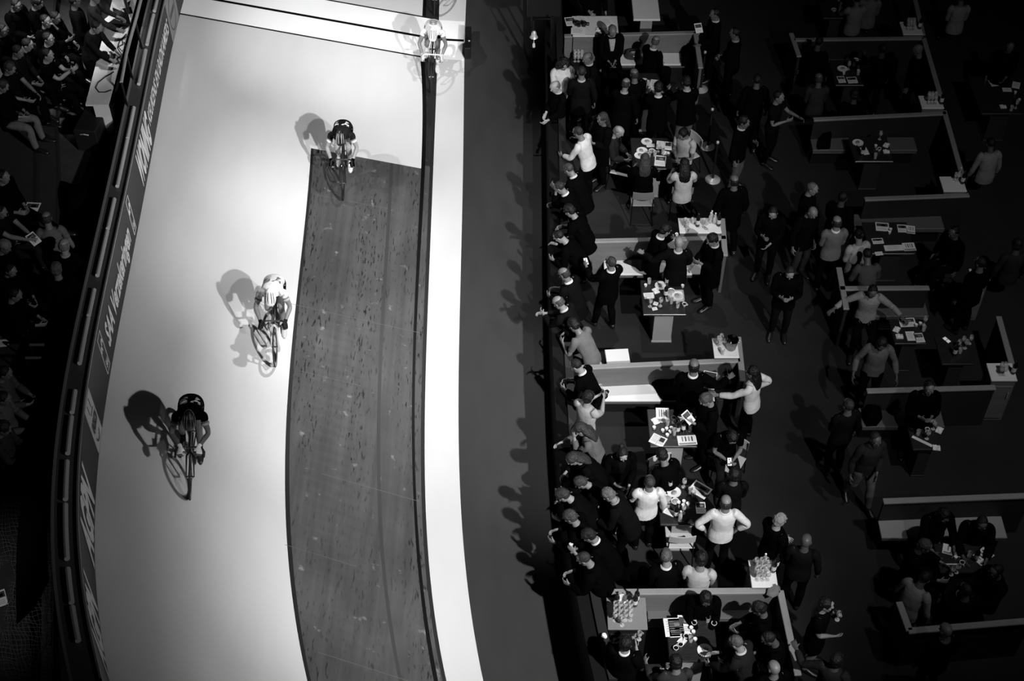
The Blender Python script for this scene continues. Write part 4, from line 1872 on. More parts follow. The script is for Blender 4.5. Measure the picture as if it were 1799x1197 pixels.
def mk_water():
    o = MB().lathe([(.032, 0), (.033, .01), (.033, .14), (.026, .17), (.013, .20), (.0125, .225)], n=14).build('water_bottle', glassm(), None, True)
    MB().lathe([(.0145, .22), (.0145, .24)], n=12).build('cap', M_CERAM, o, True)
    return o


def mk_cup():
    return MB().lathe([(.020, 0), (.024, .004), (.029, .055), (.027, .055), (.024, .048), (.0, .047)], n=16).build('white_cup', M_CERAM, None, True)


def mk_coffee():
    o = MB().lathe([(.024, 0), (.026, .004), (.040, .060), (.034, .060), (.026, .02)], n=18).build('coffee_cup', M_CERAM, None, True)
    MB().lathe([(.022, .02), (.033, .048)], n=18).build('coffee', M_COFFEE, o, True)
    MB().tube([(.036, 0, .05), (.058, 0, .045), (.056, 0, .02), (.030, 0, .018)], .005, 6).build('handle', M_CERAM, o, True)
    return o


def mk_plate():
    o = MB().lathe([(.05, 0), (.105, .014), (.107, .018), (.07, .010), (0, .008)], n=22).build('plate', M_CERAM, None, True)
    MB().ellipsoid((.01, .01, .02), (.05, .04, .016), 10, 6).build('food', M_FOOD, o, True)
    return o


def mk_bowl():
    o = MB().lathe([(.03, 0), (.065, .045), (.062, .045), (.03, .01)], n=18).build('bowl', M_CERAM, None, True)
    MB().ellipsoid((0, 0, .036), (.055, .055, .014), 12, 6).build('snacks', M_FOOD, o, True)
    return o


def mk_napkin():
    rnd = random.Random(4)
    rr = []
    for i in range(7):
        rr.append([(-.06 + .02 * i, -.05 + .02 * k, .006 + .022 * rnd.random()) for k in range(6)] + [(-.06 + .02 * i, -.05 + .02 * k, .0) for k in range(5, -1, -1)])
    return MB().rings(rr).build('napkin', M_PAPER, None)


def sheet(kind, w, h):
    m = MB()
    m.box((0, 0, .003), (w, h, .006))
    z = .0065
    rnd = random.Random(kind * 7 + 1)

    def blk(x0, y0, x1, y1, mi):
        m.mi = mi
        m.add([(x0, y0, z), (x1, y0, z), (x1, y1, z), (x0, y1, z)], [(0, 1, 2, 3)])
        m.mi = 0

    a, b = w / 2, h / 2
    if kind == 0:        # plain with faint lines
        for k in range(5):
            blk(-a * .7, b * .6 - k * b * .26, a * (.3 + .4 * rnd.random()), b * .66 - k * b * .26, 2)
    elif kind == 1:      # photo block and text lines
        blk(-a * .85, b * .05, a * .85, b * .80, 1)
        blk(-a * .2, b * .2, a * .5, b * .55, 2)
        for k in range(3):
            blk(-a * .8, -b * .3 - k * b * .2, a * .6, -b * .24 - k * b * .2, 2)
    elif kind == 2:      # striped programme
        blk(-a * .9, -b * .9, a * .9, -b * .55, 2)
        for k in range(4):
            blk(-a * .55 + k * a * .34, -b * .25, -a * .40 + k * a * .34, b * .75, 1 if k % 2 else 2)
    elif kind == 3:      # newspaper spread
        blk(-.004, -b, .004, b, 2)
        for sx in (-1, 1):
            for k in range(6):
                blk(min(sx * a * .12, sx * a * .85), b * .7 - k * b * .25, max(sx * a * .12, sx * a * .85), b * .78 - k * b * .25, 2)
        blk(a * .12, -b * .1, a * .8, b * .75, 1)
    return m.build('programme', [M_PAPER, M_INK, M_INK2], None)


KINDS = {'wine': (mk_wine, 'glass'), 'tumbler': (mk_tumbler, 'glass'), 'beer': (mk_beer, 'glass'), 'bottle': (mk_bottle, 'bottle'), 'water': (mk_water, 'bottle'),
         'cup': (mk_cup, 'cup'), 'coffee': (mk_coffee, 'cup'), 'plate': (mk_plate, 'plate'), 'bowl': (mk_bowl, 'bowl'), 'napkin': (mk_napkin, 'napkin')}
WORDS = {'wine': 'stemmed wine glass', 'tumbler': 'clear tumbler', 'beer': 'glass of pale drink', 'bottle': 'dark wine bottle with white label', 'water': 'small clear water bottle',
         'cup': 'small white cup', 'coffee': 'white cup of black coffee', 'plate': 'white plate with food', 'bowl': 'white snack bowl', 'napkin': 'crumpled white napkin'}


def put(kind, px, py, z, where, rz=0.0, label=None, size=None, sk=0):
    """stand a small thing at the picture point of a surface of height z"""
    p = P(px, py, z)
    if kind == 'sheet':
        w, h = size
        o = proto('sheet%d_%.3f_%.3f' % (sk, w, h), lambda: sheet(sk, w, h))
        word = ['white sheet with faint lines', 'programme with a dark photo block', 'programme with dark stripes', 'open newspaper'][sk]
        cat_ = 'paper'
    else:
        o = proto(kind, KINDS[kind][0])
        word, cat_ = WORDS[kind], KINDS[kind][1]
    o.location = (p[0], p[1], z + .001)
    o.rotation_euler = (0, 0, rz)
    tag(o, label or (word + ' ' + where), cat_, None if label else word + 's ' + where)
    return o


def many(z, where, items, dx=0, dy=0):
    for it in items:
        kind, px, py = it[0], it[1], it[2]
        if kind.startswith('s'):
            put('sheet', px + dx, py + dy, z, where, R(it[3]), size=it[4], sk=int(kind[1]), label=it[5] if len(it) > 5 else None)
        else:
            put(kind, px + dx, py + dy, z, where, R(it[3]) if len(it) > 3 else (px * 7 + py) % 6)


A5 = (.15, .21)
A4 = (.21, .30)
TZ = .76
# white topped paper counter, top left
many(1.0, 'on the white paper counter at the top', [('s1', 1002, 38, 8, A4), ('s0', 1022, 36, -4, A4), ('s0', 1016, 55, -3, (.30, .22)), ('s0', 1066, 38, 25, A4), ('napkin', 1052, 52), ('napkin', 1060, 46)])
M_CAM = mat('black_plastic', .010, .35, spec=.4)


def small_camera(p, rz, label):
    r = empty('camera', p, rz, label, 'camera')
    MB().box((0, 0, .045), (.13, .07, .085), 0, .012).build('camera_body', M_CAM, r)
    MB().lathe([(.034, 0), (.036, .01), (.036, .06), (.030, .075), (.024, .07)], n=14).build('lens', M_CAM, r, True, loc=(0, -.035, .045), rot=(R(90), 0, 0))
    MB().box((0, 0, .10), (.05, .05, .03), 0, .01).build('viewfinder', M_CAM, r)
    return r


small_camera(P(1014, 44, 1.0), .4, 'black camera on the white paper counter at the top')
small_camera(P(1026, 45, 1.0), 1.5, 'second black camera, right of the other on the paper counter')
# dark table of men in suits
many(TZ, 'on the table of the men in suits', [('s0', 1154, 158, 20, A4), ('s0', 1149, 146, -12, A5), ('plate', 1128, 150), ('wine', 1133, 160), ('tumbler', 1139, 150), ('wine', 1140, 168), ('water', 1124, 162), ('napkin', 1131, 142)])
# seated group table
many(TZ, 'on the table of the seated group', [('s3', 1167, 256, -8, (.30, .24)), ('s0', 1143, 256, 3, (.16, .09)), ('s1', 1160, 283, -8, A4), ('plate', 1128, 266), ('plate', 1136, 250), ('plate', 1124, 274), ('bowl', 1145, 268), ('tumbler', 1150, 274), ('tumbler', 1140, 276), ('wine', 1156, 266), ('cup', 1174, 273), ('napkin', 1170, 270), ('beer', 1164, 270)])
# table on pale pedestal
many(TZ, 'on the tray table', [('s0', 1140, 520, 6, (.18, .14)), ('plate', 1161, 503), ('cup', 1134, 504), ('cup', 1199, 505), ('beer', 1171, 500), ('napkin', 1152, 512), ('s0', 1152, 534, -20, (.08, .08)), ('s0', 1150, 543, 15, (.09, .07)), ('wine', 1142, 539), ('wine', 1160, 538), ('bottle', 1169, 521), ('beer', 1179, 533), ('tumbler', 1190, 540), ('coffee', 1202, 538), ('plate', 1191, 521), ('bowl', 1179, 514), ('water', 1166, 490), ('tumbler', 1140, 498)])
tr = MB().box((0, 0, .006), (.32, .26, .012), 0, .004)
for q in (((0, .125, .02), (.32, .012, .02)), ((0, -.125, .02), (.32, .012, .02)), ((.155, 0, .02), (.012, .26, .02)), ((-.155, 0, .02), (.012, .26, .02))):
    tr.box(*q)
tr = tr.build('tray', mat('pale_tray', .5, .4))
tr.location = tuple(P(1185, 521, TZ))
tag(tr, 'pale rimmed tray at the right of the tray table', 'tray')
# table with five white cups
many(TZ, 'on the five cup table', [('s2', 1164, 730, -2, A4), ('s1', 1206, 735, -28, (.28, .20)), ('s2', 1207, 774, 4, (.30, .19)), ('s3', 1156, 774, -30, (.24, .20)), ('cup', 1164, 759), ('cup', 1171, 756), ('cup', 1179, 755), ('cup', 1177, 761), ('cup', 1172, 767), ('beer', 1172, 748), ('beer', 1184, 764), ('coffee', 1183, 738), ('wine', 1195, 751), ('bottle', 1190, 760), ('bottle', 1200, 757), ('tumbler', 1183, 748), ('napkin', 1151, 741), ('cup', 1149, 754), ('water', 1212, 757)])
# table between the white shirts
many(TZ, 'on the table between the white shirts', [('s1', 1230, 861, -38, (.30, .24)), ('s1', 1231, 893, 0, A5), ('s0', 1162, 871, 5, A5), ('s0', 1176, 901, -30, (.18, .10)), ('plate', 1184, 866), ('bowl', 1172, 878), ('bowl', 1186, 884), ('cup', 1192, 886), ('cup', 1201, 884), ('cup', 1200, 891), ('cup', 1208, 888), ('cup', 1191, 893), ('beer', 1212, 868), ('bottle', 1187, 908), ('wine', 1200, 902), ('water', 1194, 915), ('tumbler', 1174, 892), ('wine', 1176, 860), ('tumbler', 1218, 872), ('wine', 1201, 856)])
# lowest table
many(TZ, 'on the lowest coffee table', [('s0', 1180, 1103, 3, A4), ('s1', 1188, 1104, 3, A4), ('s1', 1204, 1098, -2, A4), ('coffee', 1219, 1098), ('coffee', 1254, 1099), ('coffee', 1205, 1121), ('coffee', 1195, 1136), ('coffee', 1187, 1142), ('cup', 1218, 1113), ('cup', 1221, 1126), ('cup', 1214, 1106), ('napkin', 1198, 1128), ('tumbler', 1213, 1127), ('plate', 1238, 1144), ('tumbler', 1243, 1092)])
# counters
many(1.02, 'on the white bottle counter', [('wine', 1203, 398), ('wine', 1208, 400), ('wine', 1206, 404), ('wine', 1236, 399), ('wine', 1240, 402), ('bottle', 1225, 397), ('water', 1247, 391), ('water', 1255, 392), ('water', 1249, 388), ('tumbler', 1217, 392), ('bottle', 1262, 396)])
many(1.02, 'on the wine cooler counter', [('wine', 1261, 606), ('wine', 1266, 602), ('wine', 1264, 612), ('tumbler', 1269, 622)])
many(1.02, 'on the crowded glass counter', [('wine', 1327 + 9 * i + 3 * (j % 2), 995 + 8 * j) for i in range(3) for j in range(4)] + [('bottle', 1358, 1004), ('water', 1342, 990), ('bottle', 1363, 996), ('bowl', 1329, 991)])
many(.98, 'on the grey service cabinet', [('wine', 1080 + 9 * i, 1072 + 9 * j) for i in range(4) for j in range(3)] + [('wine', 1093, 1099), ('bottle', 1104, 1062), ('bottle', 1115, 1064), ('bottle', 1118, 1056), ('bottle', 1083, 1062)])
many(.47, 'on the low grey cabinet', [('bottle', 1271, 668), ('bottle', 1277, 672), ('bottle', 1283, 676), ('bottle', 1266, 664), ('bottle', 1275, 662)])
many(.46, 'on the long empty white bench', [('wine', 1054, 690)])
many(.0, 'on the floor beside the topmost counter', [('bottle', 986, 100), ('bottle', 992, 104), ('bottle', 999, 108)])
many(.46, 'at the fence end of the topmost bench', [('wine', 1010 + 6 * i, 96 + 6 * j) for i in range(3) for j in range(3)])
for lab, x0, x1, yf, z in (('black crate holding the wine glasses at the fence end of the topmost bench', 1003, 1034, 116, .45),):
    A, Bp = P(x0, yf, z), P(x1, yf, z)
    w_ = float(Bp[0] - A[0])
    r = empty('crate', ((A[0] + Bp[0]) / 2, A[1] + .16, 0), 0, lab, 'crate')
    MB().box((0, 0, z / 2), (w_, .34, z)).build('crate_body', M_BLACKP, r)
# wine coolers: bucket with a bottle leaning in it


def cooler(px, py, z, label, s=1.0):
    p = P(px, py, z)
    r = empty('wine_cooler', p, 0, label, 'wine cooler', scale=s)
    MB().lathe([(.075, 0), (.08, .01), (.105, .21), (.110, .215), (.102, .215), (.078, .02)], n=22).build('bucket', mat('brushed_bucket', .25, .2, 1.0), r, True)
    for sx in (-1, 1):
        MB().torus((sx * .115, 0, .17), .025, .005, 'y', 14, 6).build('ring_handle', M_CHROME, r, True)
    o = mk_bottle()
    o.name = 'bottle'
    o.parent = r
    o.location = (-.02, 0, .05)
    o.rotation_euler = (R(12), R(-16), 0)
    return r


cooler(1284, 612, 1.02, 'dark wine cooler on the white counter beside the aisle')
ring = MB().lathe([(.050, 0), (.065, .004), (.075, .16), (.070, .165), (.060, .02)], n=22).build('white_bucket', mat('white_enamel', .8, .3), None, True)
ring.location = tuple(P(1093, 1062, .98))
tag(ring, 'round white rimmed bucket beside the bottles on the grey cabinet', 'bucket')
# far tables and counters: the dim right-hand boxes
many(TZ, 'on the topmost far table', [('s1', 1478, 140, 5, A5), ('s1', 1497, 141, 5, (.2, .2)), ('s0', 1519, 112, 10, A5), ('plate', 1480, 122), ('wine', 1490, 122), ('cup', 1508, 120), ('tumbler', 1500, 116), ('wine', 1519, 126), ('wine', 1527, 124), ('bottle', 1531, 128), ('cup', 1482, 131), ('tumbler', 1507, 131), ('bowl', 1503, 108)])
many(TZ, 'on the dim second far table', [('plate', 1507, 252), ('s0', 1518, 266, 10, A5), ('cup', 1538, 259), ('coffee', 1544, 265), ('napkin', 1557, 256), ('wine', 1545, 245), ('bottle', 1514, 273), ('tumbler', 1537, 278), ('napkin', 1557, 267)])
many(TZ, 'on the table of folded programmes', [('s1', 1550, 399, -6, (.24, .22)), ('s1', 1585, 402, -4, (.17, .2)), ('s2', 1600, 404, -10, A5), ('s1', 1542, 424, 4, (.2, .14)), ('s0', 1570, 436, 3, (.34, .14)), ('s2', 1597, 434, 4, (.22, .2)), ('s0', 1544, 446, 8, (.14, .09)), ('cup', 1564, 406), ('cup', 1562, 411)])
many(TZ, 'on the table before the spread arms', [('s1', 1594, 567, 4, (.28, .2)), ('s0', 1600, 591, 2, A5), ('cup', 1616, 571), ('cup', 1609, 574), ('wine', 1623, 571), ('napkin', 1575, 580), ('napkin', 1580, 592), ('tumbler', 1622, 581), ('s1', 1615, 594, 5, A5)])
many(TZ, 'on the dim bottle table', [('cup', 1629, 757), ('wine', 1639, 754), ('coffee', 1628, 758), ('napkin', 1650, 757), ('s0', 1620, 776, -35, (.34, .05)), ('napkin', 1645, 788), ('wine', 1628, 771), ('bottle', 1634, 744), ('tumbler', 1612, 764)])
many(TZ, 'on the table of striped programmes', [('s2', 1674, 968, -18, (.30, .18)), ('s2', 1726, 978, 38, (.30, .20)), ('coffee', 1689, 992), ('cup', 1678, 982), ('wine', 1671, 1010), ('wine', 1680, 1006), ('s0', 1667, 992, 0, (.24, .02)), ('bottle', 1713, 984), ('tumbler', 1702, 978)])
many(TZ, 'on the white paper table at the right edge', [('s0', 1752, 145, 4, (.24, .14)), ('s0', 1769, 158, -2, (.18, .12)), ('s0', 1785, 150, -20, A5), ('s1', 1745, 146, 10, A5), ('wine', 1770, 135), ('cup', 1783, 165), ('wine', 1784, 190), ('napkin', 1762, 188), ('tumbler', 1776, 194), ('cup', 1790, 178)])
many(TZ, 'beside the small lit phone', [('wine', 1682, 612), ('wine', 1690, 606), ('wine', 1695, 612), ('wine', 1703, 604), ('tumbler', 1686, 620), ('bottle', 1676, 624)])
many(TZ, 'on the far table at the top edge', [('napkin', 1478, 22), ('wine', 1472, 8), ('bowl', 1465, 20), ('cup', 1485, 14)])
many(1.02, 'on the topmost right aisle counter', [('wine', 1594 + 5 * i, 46 + 6 * j) for i in range(3) for j in range(2)] + [('bottle', 1615, 50)])
many(1.02, 'on the second right aisle counter', [('wine', 1630 + 6 * i, 176 + 6 * j) for i in range(3) for j in range(2)] + [('bottle', 1653, 182)])
many(1.02, 'on the third right aisle counter', [('wine', 1677 + 5 * i, 318) for i in range(2)] + [('bottle', 1690, 322), ('water', 1684, 312)])
many(1.02, 'on the lowest right aisle counter', [('wine', 1757 + 6 * i, 652 + 7 * j) for i in range(2) for j in range(2)] + [('bottle', 1779, 656)])
many(1.02, 'on the dim right edge counter', [('bottle', 1725, 482), ('wine', 1714, 482)])

ph = MB().box((0, 0, .004), (.075, .15, .008), 0, .003).build('phone', M_CAM)
ph.location = tuple(P(1663, 598, TZ))
ph.rotation_euler = (0, 0, R(35))
tag(ph, 'small phone with a lit outline on the far table', 'phone')
MB().box((0, .036, .0088), (.066, .062, .001)).build('screen', mat('lit_screen', .5, .4, emit=.25), ph)
MB().box((0, -.036, .0088), (.066, .062, .001)).build('screen', mat('lit_screen', .5, .4, emit=.25), ph)

# ------------------------------------------------------------------ chairs, stanchions and bags
M_CHS = mat('white_chair_ply', .46, .45)
M_CHG = mat('grey_chair_ply', .18, .5)


def chair(p, face, label, m):
    r = empty('chair', (p[0], p[1], 0), R(face), label, 'chair')
    MB().box((0, 0, .45), (.42, .40, .025), 0, .01).build('seat', m, r)
    rr = []
    for k in range(9):
        x = -.20 + .05 * k
        c = .03 * (1 - (x / .2) ** 2)
        rr.append([(x, .20 + c, .64), (x, .22 + c, .82), (x, .235 + c, .82), (x, .215 + c, .64)])
    MB().rings(rr).build('backrest', m, r)
    for sx in (-1, 1):
        MB().tube([(sx * .19, -.17, .44), (sx * .205, -.20, 0)], .011, 7).build('leg', M_METALB, r, True)
        MB().tube([(sx * .19, .215, .80), (sx * .19, .20, .44), (sx * .205, .26, 0)], .011, 7).build('leg', M_METALB, r, True)
    MB().tube([(-.19, -.17, .435), (.19, -.17, .435)], .010, 6).build('crossbar', M_METALB, r, True)
    return r


def stool(p, face, label, m):
    r = empty('stool', (p[0], p[1], 0), R(face), label, 'stool')
    MB().box((0, 0, .445), (.40, .36, .03), 0, .008).build('seat', m, r)
    for sx in (-1, 1):
        for sy in (-1, 1):
            MB().tube([(sx * .165, sy * .14, .43), (sx * .185, sy * .165, 0)], .012, 7).build('leg', M_METALB, r, True)
    return r


def chair_at(px, py, z, face, label, m=M_CHS, back=False):
    """(px, py) shows the seat centre, or the top middle of the backrest when back is set"""
    p = P(px, py, z)
    if back:
        a = R(face)
        p = p - np.array([-.22 * math.sin(a), .22 * math.cos(a), 0])
    return chair(p, face, label, m)


chair_at(1131, 339, .80, 180, 'chair with pale backrest under the long-haired woman in black', M_CHG, True)
chair_at(1200, 330, .80, 178, 'chair under the woman in the pale blouse seen from behind', M_CHG, True)
chair_at(1094, 296, .45, 70, 'chair under the seated older man at the food table', M_CHS)
chair_at(1204, 270, .45, 300, 'chair under the dark-haired woman in a pale vest', M_CHS)
stool(P(1085, 627, .46), 4, 'empty white stool standing alone behind the long partition', M_WHITEB)
stool(P(1032, 632, .46), 20, 'white stool under the person in a grey tee at the fence', M_WHITEB)
chair_at(1194, 944, .46, 180, 'empty white chair pushed to the table between the white shirts')
chair_at(1078, 852, .45, 10, 'chair under the woman in a dark coat facing the camera')
chair_at(1281, 812, .45, 330, 'chair under the woman in a black tee looking at her phone')
chair_at(1166, 846, .45, 20, 'chair under the person in black behind the five cup table')
chair_at(1187, 1196, .45, 180, 'chair at the bottom edge before the coffee table')


def stanchion(px, py, label):
    p = P(px, py, 0)
    r = empty('stanchion', p, 0, label, 'stanchion', 'chrome stanchions along the aisle')
    MB().lathe([(.15, 0), (.15, .012), (.13, .022), (.03, .045), (.025, .05)], n=28).build('base', M_CHROME, r, True)
    MB().tube([(0, 0, .04), (0, 0, .92)], .022, 12).build('post', M_BLACKP, r, True)
    MB().lathe([(.028, .92), (.03, .96), (.012, .975)], n=14).build('cap', M_CHROME, r, True)
    return r


stanchion(1243, 258, 'chrome based stanchion right of the seated group table')
stanchion(1252, 316, 'chrome based stanchion nearest the white bottle counter')
stanchion(1231, 157, 'chrome based stanchion beside the man in pale trousers')


def belt_strap(a, b, label):
    A, Bp = P(*a, 0), P(*b, 0)
    pts = []
    for k in range(9):
        t = k / 8
        q = A + (Bp - A) * t
        pts.append((q[0], q[1], .93 - .08 * math.sin(PI * t)))
    rr = [[(x, y, z - .022), (x + .003, y, z - .022), (x + .003, y, z + .022), (x, y, z + .022)] for x, y, z in pts]
    o = MB().rings(rr).build('barrier_strap', M_BLACKP)
    tag(o, label, 'strap')


belt_strap((1231, 157), (1243, 258), 'black strap between the two upper stanchions')
belt_strap((1243, 258), (1252, 316), 'black strap between the two lower stanchions')


def handbag(p, rz, label, m, s=1.0):
    r = empty('handbag', p, rz, label, 'bag', scale=s)
    MB().rings([[(w * math.cos(2 * PI * i / 14), d * math.sin(2 * PI * i / 14), z) for i in range(14)] for z, w, d in ((0, .15, .07), (.02, .17, .085), (.12, .165, .08), (.20, .14, .045), (.215, .12, .03))]).build('bag_body', m, r, True)
    MB().tube([(-.09, -.05, .19), (-.08, -.10, .25), (0, -.13, .27), (.08, -.10, .25), (.09, -.05, .19)], .008, 6).build('handle', M_BLACKP, r, True)
    MB().box((0, -.078, .10), (.03, .012, .02), 0, .003).build('clasp', M_CHROME, r)
    return r


handbag(P(1112, 102, .46), .1, 'dark handbag with a round handle on the white bench', mat('dark_leather', .035, .4, spec=.4))
handbag(P(1046, 214, .0) + np.array([0, 0, .0]), .4, 'small dark bag with a bright clasp on the floor near the fence', mat('grey_leather', .03, .3, spec=.5), .8)


def draped(name, poly, z0, th, m, label, cat, seed=1, sag=None):
    """cloth lying on a surface: outline in picture points at height z0, thickened and rumpled"""
    rnd = random.Random(seed)
    W_ = [P(x, y, z0) for x, y in poly]
    c = sum(W_) / len(W_)
    rr = []
    for s, h in ((1.0, .0), (1.0, th * .5), (.85, th), (.55, th * 1.15), (.25, th * 1.2)):
        rr.append([(c[0] + (q[0] - c[0]) * s, c[1] + (q[1] - c[1]) * s, z0 + .002 + h * (.75 + .5 * rnd.random())) for q in W_])
    o = MB().rings(rr).build(name, m, None, True)
    tag(o, label, cat)
    return o


draped('coat', [(1142, 671), (1165, 668), (1190, 664), (1222, 660), (1240, 668), (1244, 690), (1232, 704), (1200, 704), (1165, 704), (1156, 694), (1150, 684)], .46, .10, cloth(.008), 'black coat spread over the long white bench', 'coat', 3)
draped('scarf', [(1096, 462), (1104, 456), (1116, 452), (1128, 455), (1134, 464), (1134, 476), (1124, 477), (1116, 470), (1106, 466)], .46, .06, cloth(.045), 'fringed dark scarf hanging over the white bench', 'scarf', 5)
draped('coat', [(1196, 92), (1226, 90), (1228, 114), (1198, 117)], .46, .22, cloth(.006), 'dark coat heaped at the aisle end of the handbag bench', 'coat', 7)
draped('coat', [(1517, 722), (1530, 716), (1546, 722), (1549, 738), (1540, 749), (1522, 750), (1515, 738)], .46, .16, cloth(.006), 'round dark coat on the far grey bench', 'coat', 9)
draped('coat', [(1444, 238), (1460, 240), (1458, 262), (1436, 263)], .46, .14, cloth(.006), 'dark coat on the bench of the second far box', 'coat', 11)
draped('scarf', [(1348, 1030), (1362, 1026), (1370, 1034), (1368, 1046), (1356, 1052), (1346, 1046)], .96, .05, cloth(.14), 'grey knitted scarf hung over the corner of the lowest partition', 'scarf', 13)

# gear at the edge of the apron
lc = empty('lap_counter', P(962, 26, .0), 0, 'black lap counter box hanging over the apron at the top', 'lap counter')
A_, B_ = P(926, 26, 1.6), P(985, 26, 1.6)
lc.location = ((A_[0] + B_[0]) / 2, A_[1] + .3, 0)
MB().box((0, 0, 1.75), (float(B_[0] - A_[0]), .5, .5), 0, .02).build('case', M_BLACKP, lc)
for sx in (-.22, .22):
    MB().tube([(sx, 0, 0), (sx, 0, 1.52)], .03, 8).build('leg', M_METALB, lc, True)
bell = empty('bell', P(938, 112, 0), 0, 'bright lap bell hanging from a black arm over the apron', 'bell')
bp_ = P(938, 63, 1.25)
bell.location = (bp_[0], bp_[1], 0)
MB().lathe([(.006, .16), (.02, .155), (.045, .12), (.055, .05), (.085, 0), (.078, 0), (.05, .04)], n=20).build('bell_cup', M_CHROME, bell, True, loc=(0, 0, 1.22))
MB().tube([(0, 0, 1.24), (0, 0, 1.08)], .006, 6).build('rope', mat('white_rope', .7, .7), bell, True)
MB().lathe([(.01, 0), (.025, -.02), (.03, -.10), (.01, -.12)], n=12).build('rope_handle', mat('white_rope', .7, .7), bell, True, loc=(0, 0, 1.08))
MB().tube([(0, 0, 1.38), (0, 0, 1.62), (.05, 0, 1.66), (.36, 0, 1.66)], .016, 8).build('arm', M_METALB, bell, True)
MB().tube([(.36, 0, 0), (.36, 0, 1.72)], .022, 8).build('post', M_METALB, bell, True)
fc = empty('finish_camera', P(822, 100, 0), 0, 'black sensor box with a white dot at the end of the finish line', 'sensor box')
MB().box((.0, .32, .14), (.13, .80, .28), 0, .01).build('case', M_BLACKP, fc)
MB().lathe([(.02, 0), (.022, .01), (.0, .012)], n=12).build('white_dot', M_CERAM, fc, True, loc=(.03, .18, .28))
lamp = MB().lathe([(.0, 0), (.03, .005), (.045, .045), (.03, .085), (.0, .09)], n=16).build('white_ball', M_CERAM, None, True)
lamp.location = tuple(P(1061, 1121, .97))
tag(lamp, 'small white ball on the grey counter beside the lowest box', 'ball')
# ------------------------------------------------------------------ people in the infield
CS[0], CS[1] = .88, .72


def hold(kind, hw, S, label, rz=0.0, dz=0.0):
    h = hw[S]
    if kind == 'glass':
        o = copy_tree(_protos['wine'])
        o.location = (h[0], h[1], h[2] - .12 + dz)
        tag(o, label, 'glass')
        if 'group' in o:
            del o['group']
    elif kind == 'cup':
        o = copy_tree(_protos['cup'])
        o.location = (h[0], h[1], h[2] + .01 + dz)
        tag(o, label, 'cup')
        if 'group' in o:
            del o['group']
    elif kind == 'phone':
        o = MB().box((0, 0, 0), (.072, .145, .009), 0, .003).build('phone', M_CAM)
        MB().box((0, 0, .0052), (.060, .12, .001)).build('screen', mat('bright_screen', .5, .4, emit=.8), o)
        o.location = (h[0], h[1], h[2] + .02 + dz)
        o.rotation_euler = (R(25), 0, rz)
        tag(o, label, 'phone')
    elif kind == 'paper':
        o = sheet(1, .15, .21)
        o.location = (h[0], h[1], h[2] + .02 + dz)
        o.rotation_euler = (R(30), 0, rz)
        tag(o, label, 'paper')
    elif kind == 'camera':
        o = small_camera((h[0], h[1], h[2] - .03 + dz), rz, label)
    return o


def pz(*base, **kw):
    d = {}
    for b in base:
        d.update(b)
    d.update(kw)
    return d


LEAN = dict(pp=16, sp=10, cp=6, np=2, hp=6, pelvis=(0, -.10, .93), handL=(.12, .36, 1.02), handR=(.12, .36, 1.02), footL=(.12, -.14, .085), footR=(.12, -.02, .085))
LOOK = dict(np=14, hp=22)
SITT = pz(SIT, handL=(.16, .40, .80), handR=(.16, .40, .80))
SITL = pz(SIT, handL=(.08, .30, .70), handR=(.08, .30, .70), np=12, hp=14)
WALK = dict(footL=(.10, .20, .10), footR=(.10, -.22, .12), footpR=20)
p = person
# ---- first box
p(1045, -12, 10, 'person in black at the top edge holding out a glass', pz(handR='fwd'), tv=.01)
p(1076, 54, 5, 'man in an open black jacket and pale shirt sitting before the paper counter', pz(SIT, handL='front', handR='front', sp=2, cp=0, np=18, hp=18, footL=(.2, .4, .085), footR=(.2, .4, .085)), front=.42, hair='fringe', hv=.10, sk=.20, collar=.4, scale=1.06)
p(994, 112, 15, 'woman with curly dark hair in a white blouse at the fence', pz(LOOK, handL='front', handR='low'), top='shirt', tv=.62, hair='curly', hv=.008, sk=.26)
_, h = p(1030, 102, 300, 'grey-haired man in a dark suit talking to the woman in white', pz(handL='front', handR='chest', np=12), hair='fringe', hv=.10, sk=.18, collar=.40, tv=.016)
p(1019, 127, 185, 'man in a charcoal suit with his back turned, before the woman in white', pz(handL='low', handR='side'), tv=.028, hair='short', hv=.03, sk=.20, collar=.40, scale=1.03)
p(975, 152, 300, 'bald man in black at the fence, hands at his belt', pz(np=16, hp=12, handL='low', handR='front'), hair='fringe', hv=.25, sk=.42, collar=.45, tv=.009)
p(1152, 72, 135, 'balding man in a black jacket sitting turned away on the white bench', pz(SIT, handL='front', handR='front', sp=10, hy=25), hair='fringe', hv=.15, sk=.24, collar=.55, tv=.008)
p(1104, 130, 200, 'balding man in a dark suit standing left of the crowded dark table', pz(np=10, handR='chest'), hair='fringe', hv=.05, sk=.16, tv=.012)
p(1116, 147, 160, 'man in black leaning to the dark table, second in the row of backs', pz(pp=10, np=10, handL='fwd'), hair='fringe', hv=.05, sk=.24, tv=.010, collar=.3)
p(1151, 152, 182, 'black-haired man in black with his back turned at the dark table', pz(pp=6, sp=6, handL='fwd', handR='fwd', np=10), hair='full', hv=.008, sk=.30, tv=.008, collar=.62)
p(1204, 145, 200, 'man in a black jumper and pale trousers right of the dark table', pz(handL='fwd', handR='chest', pp=8, np=8), hair='full', hv=.008, sk=.30, tv=.009, collar=.35, lv=.12)
_, h = p(1256, 24, 275, 'man in a black suit holding up a white paper in the aisle', pz(handR='chest', handL='low'), hair='short', hv=.008, sk=.16, collar=.5, tv=.009)
hold('paper', h, 'R', 'narrow white paper held by the man in the black suit', .2, .05)
p(1291, 58, 250, 'dark suited man standing in the aisle with hands together', pz(handL='front', handR='front'), hair='short', hv=.01, sk=.14, collar=.25, tv=.012)
p(1330, 140, 180, 'dark figure walking away up the aisle, in the middle', pz(WALK), hair='short', hv=.008, sk=.12, tv=.010)
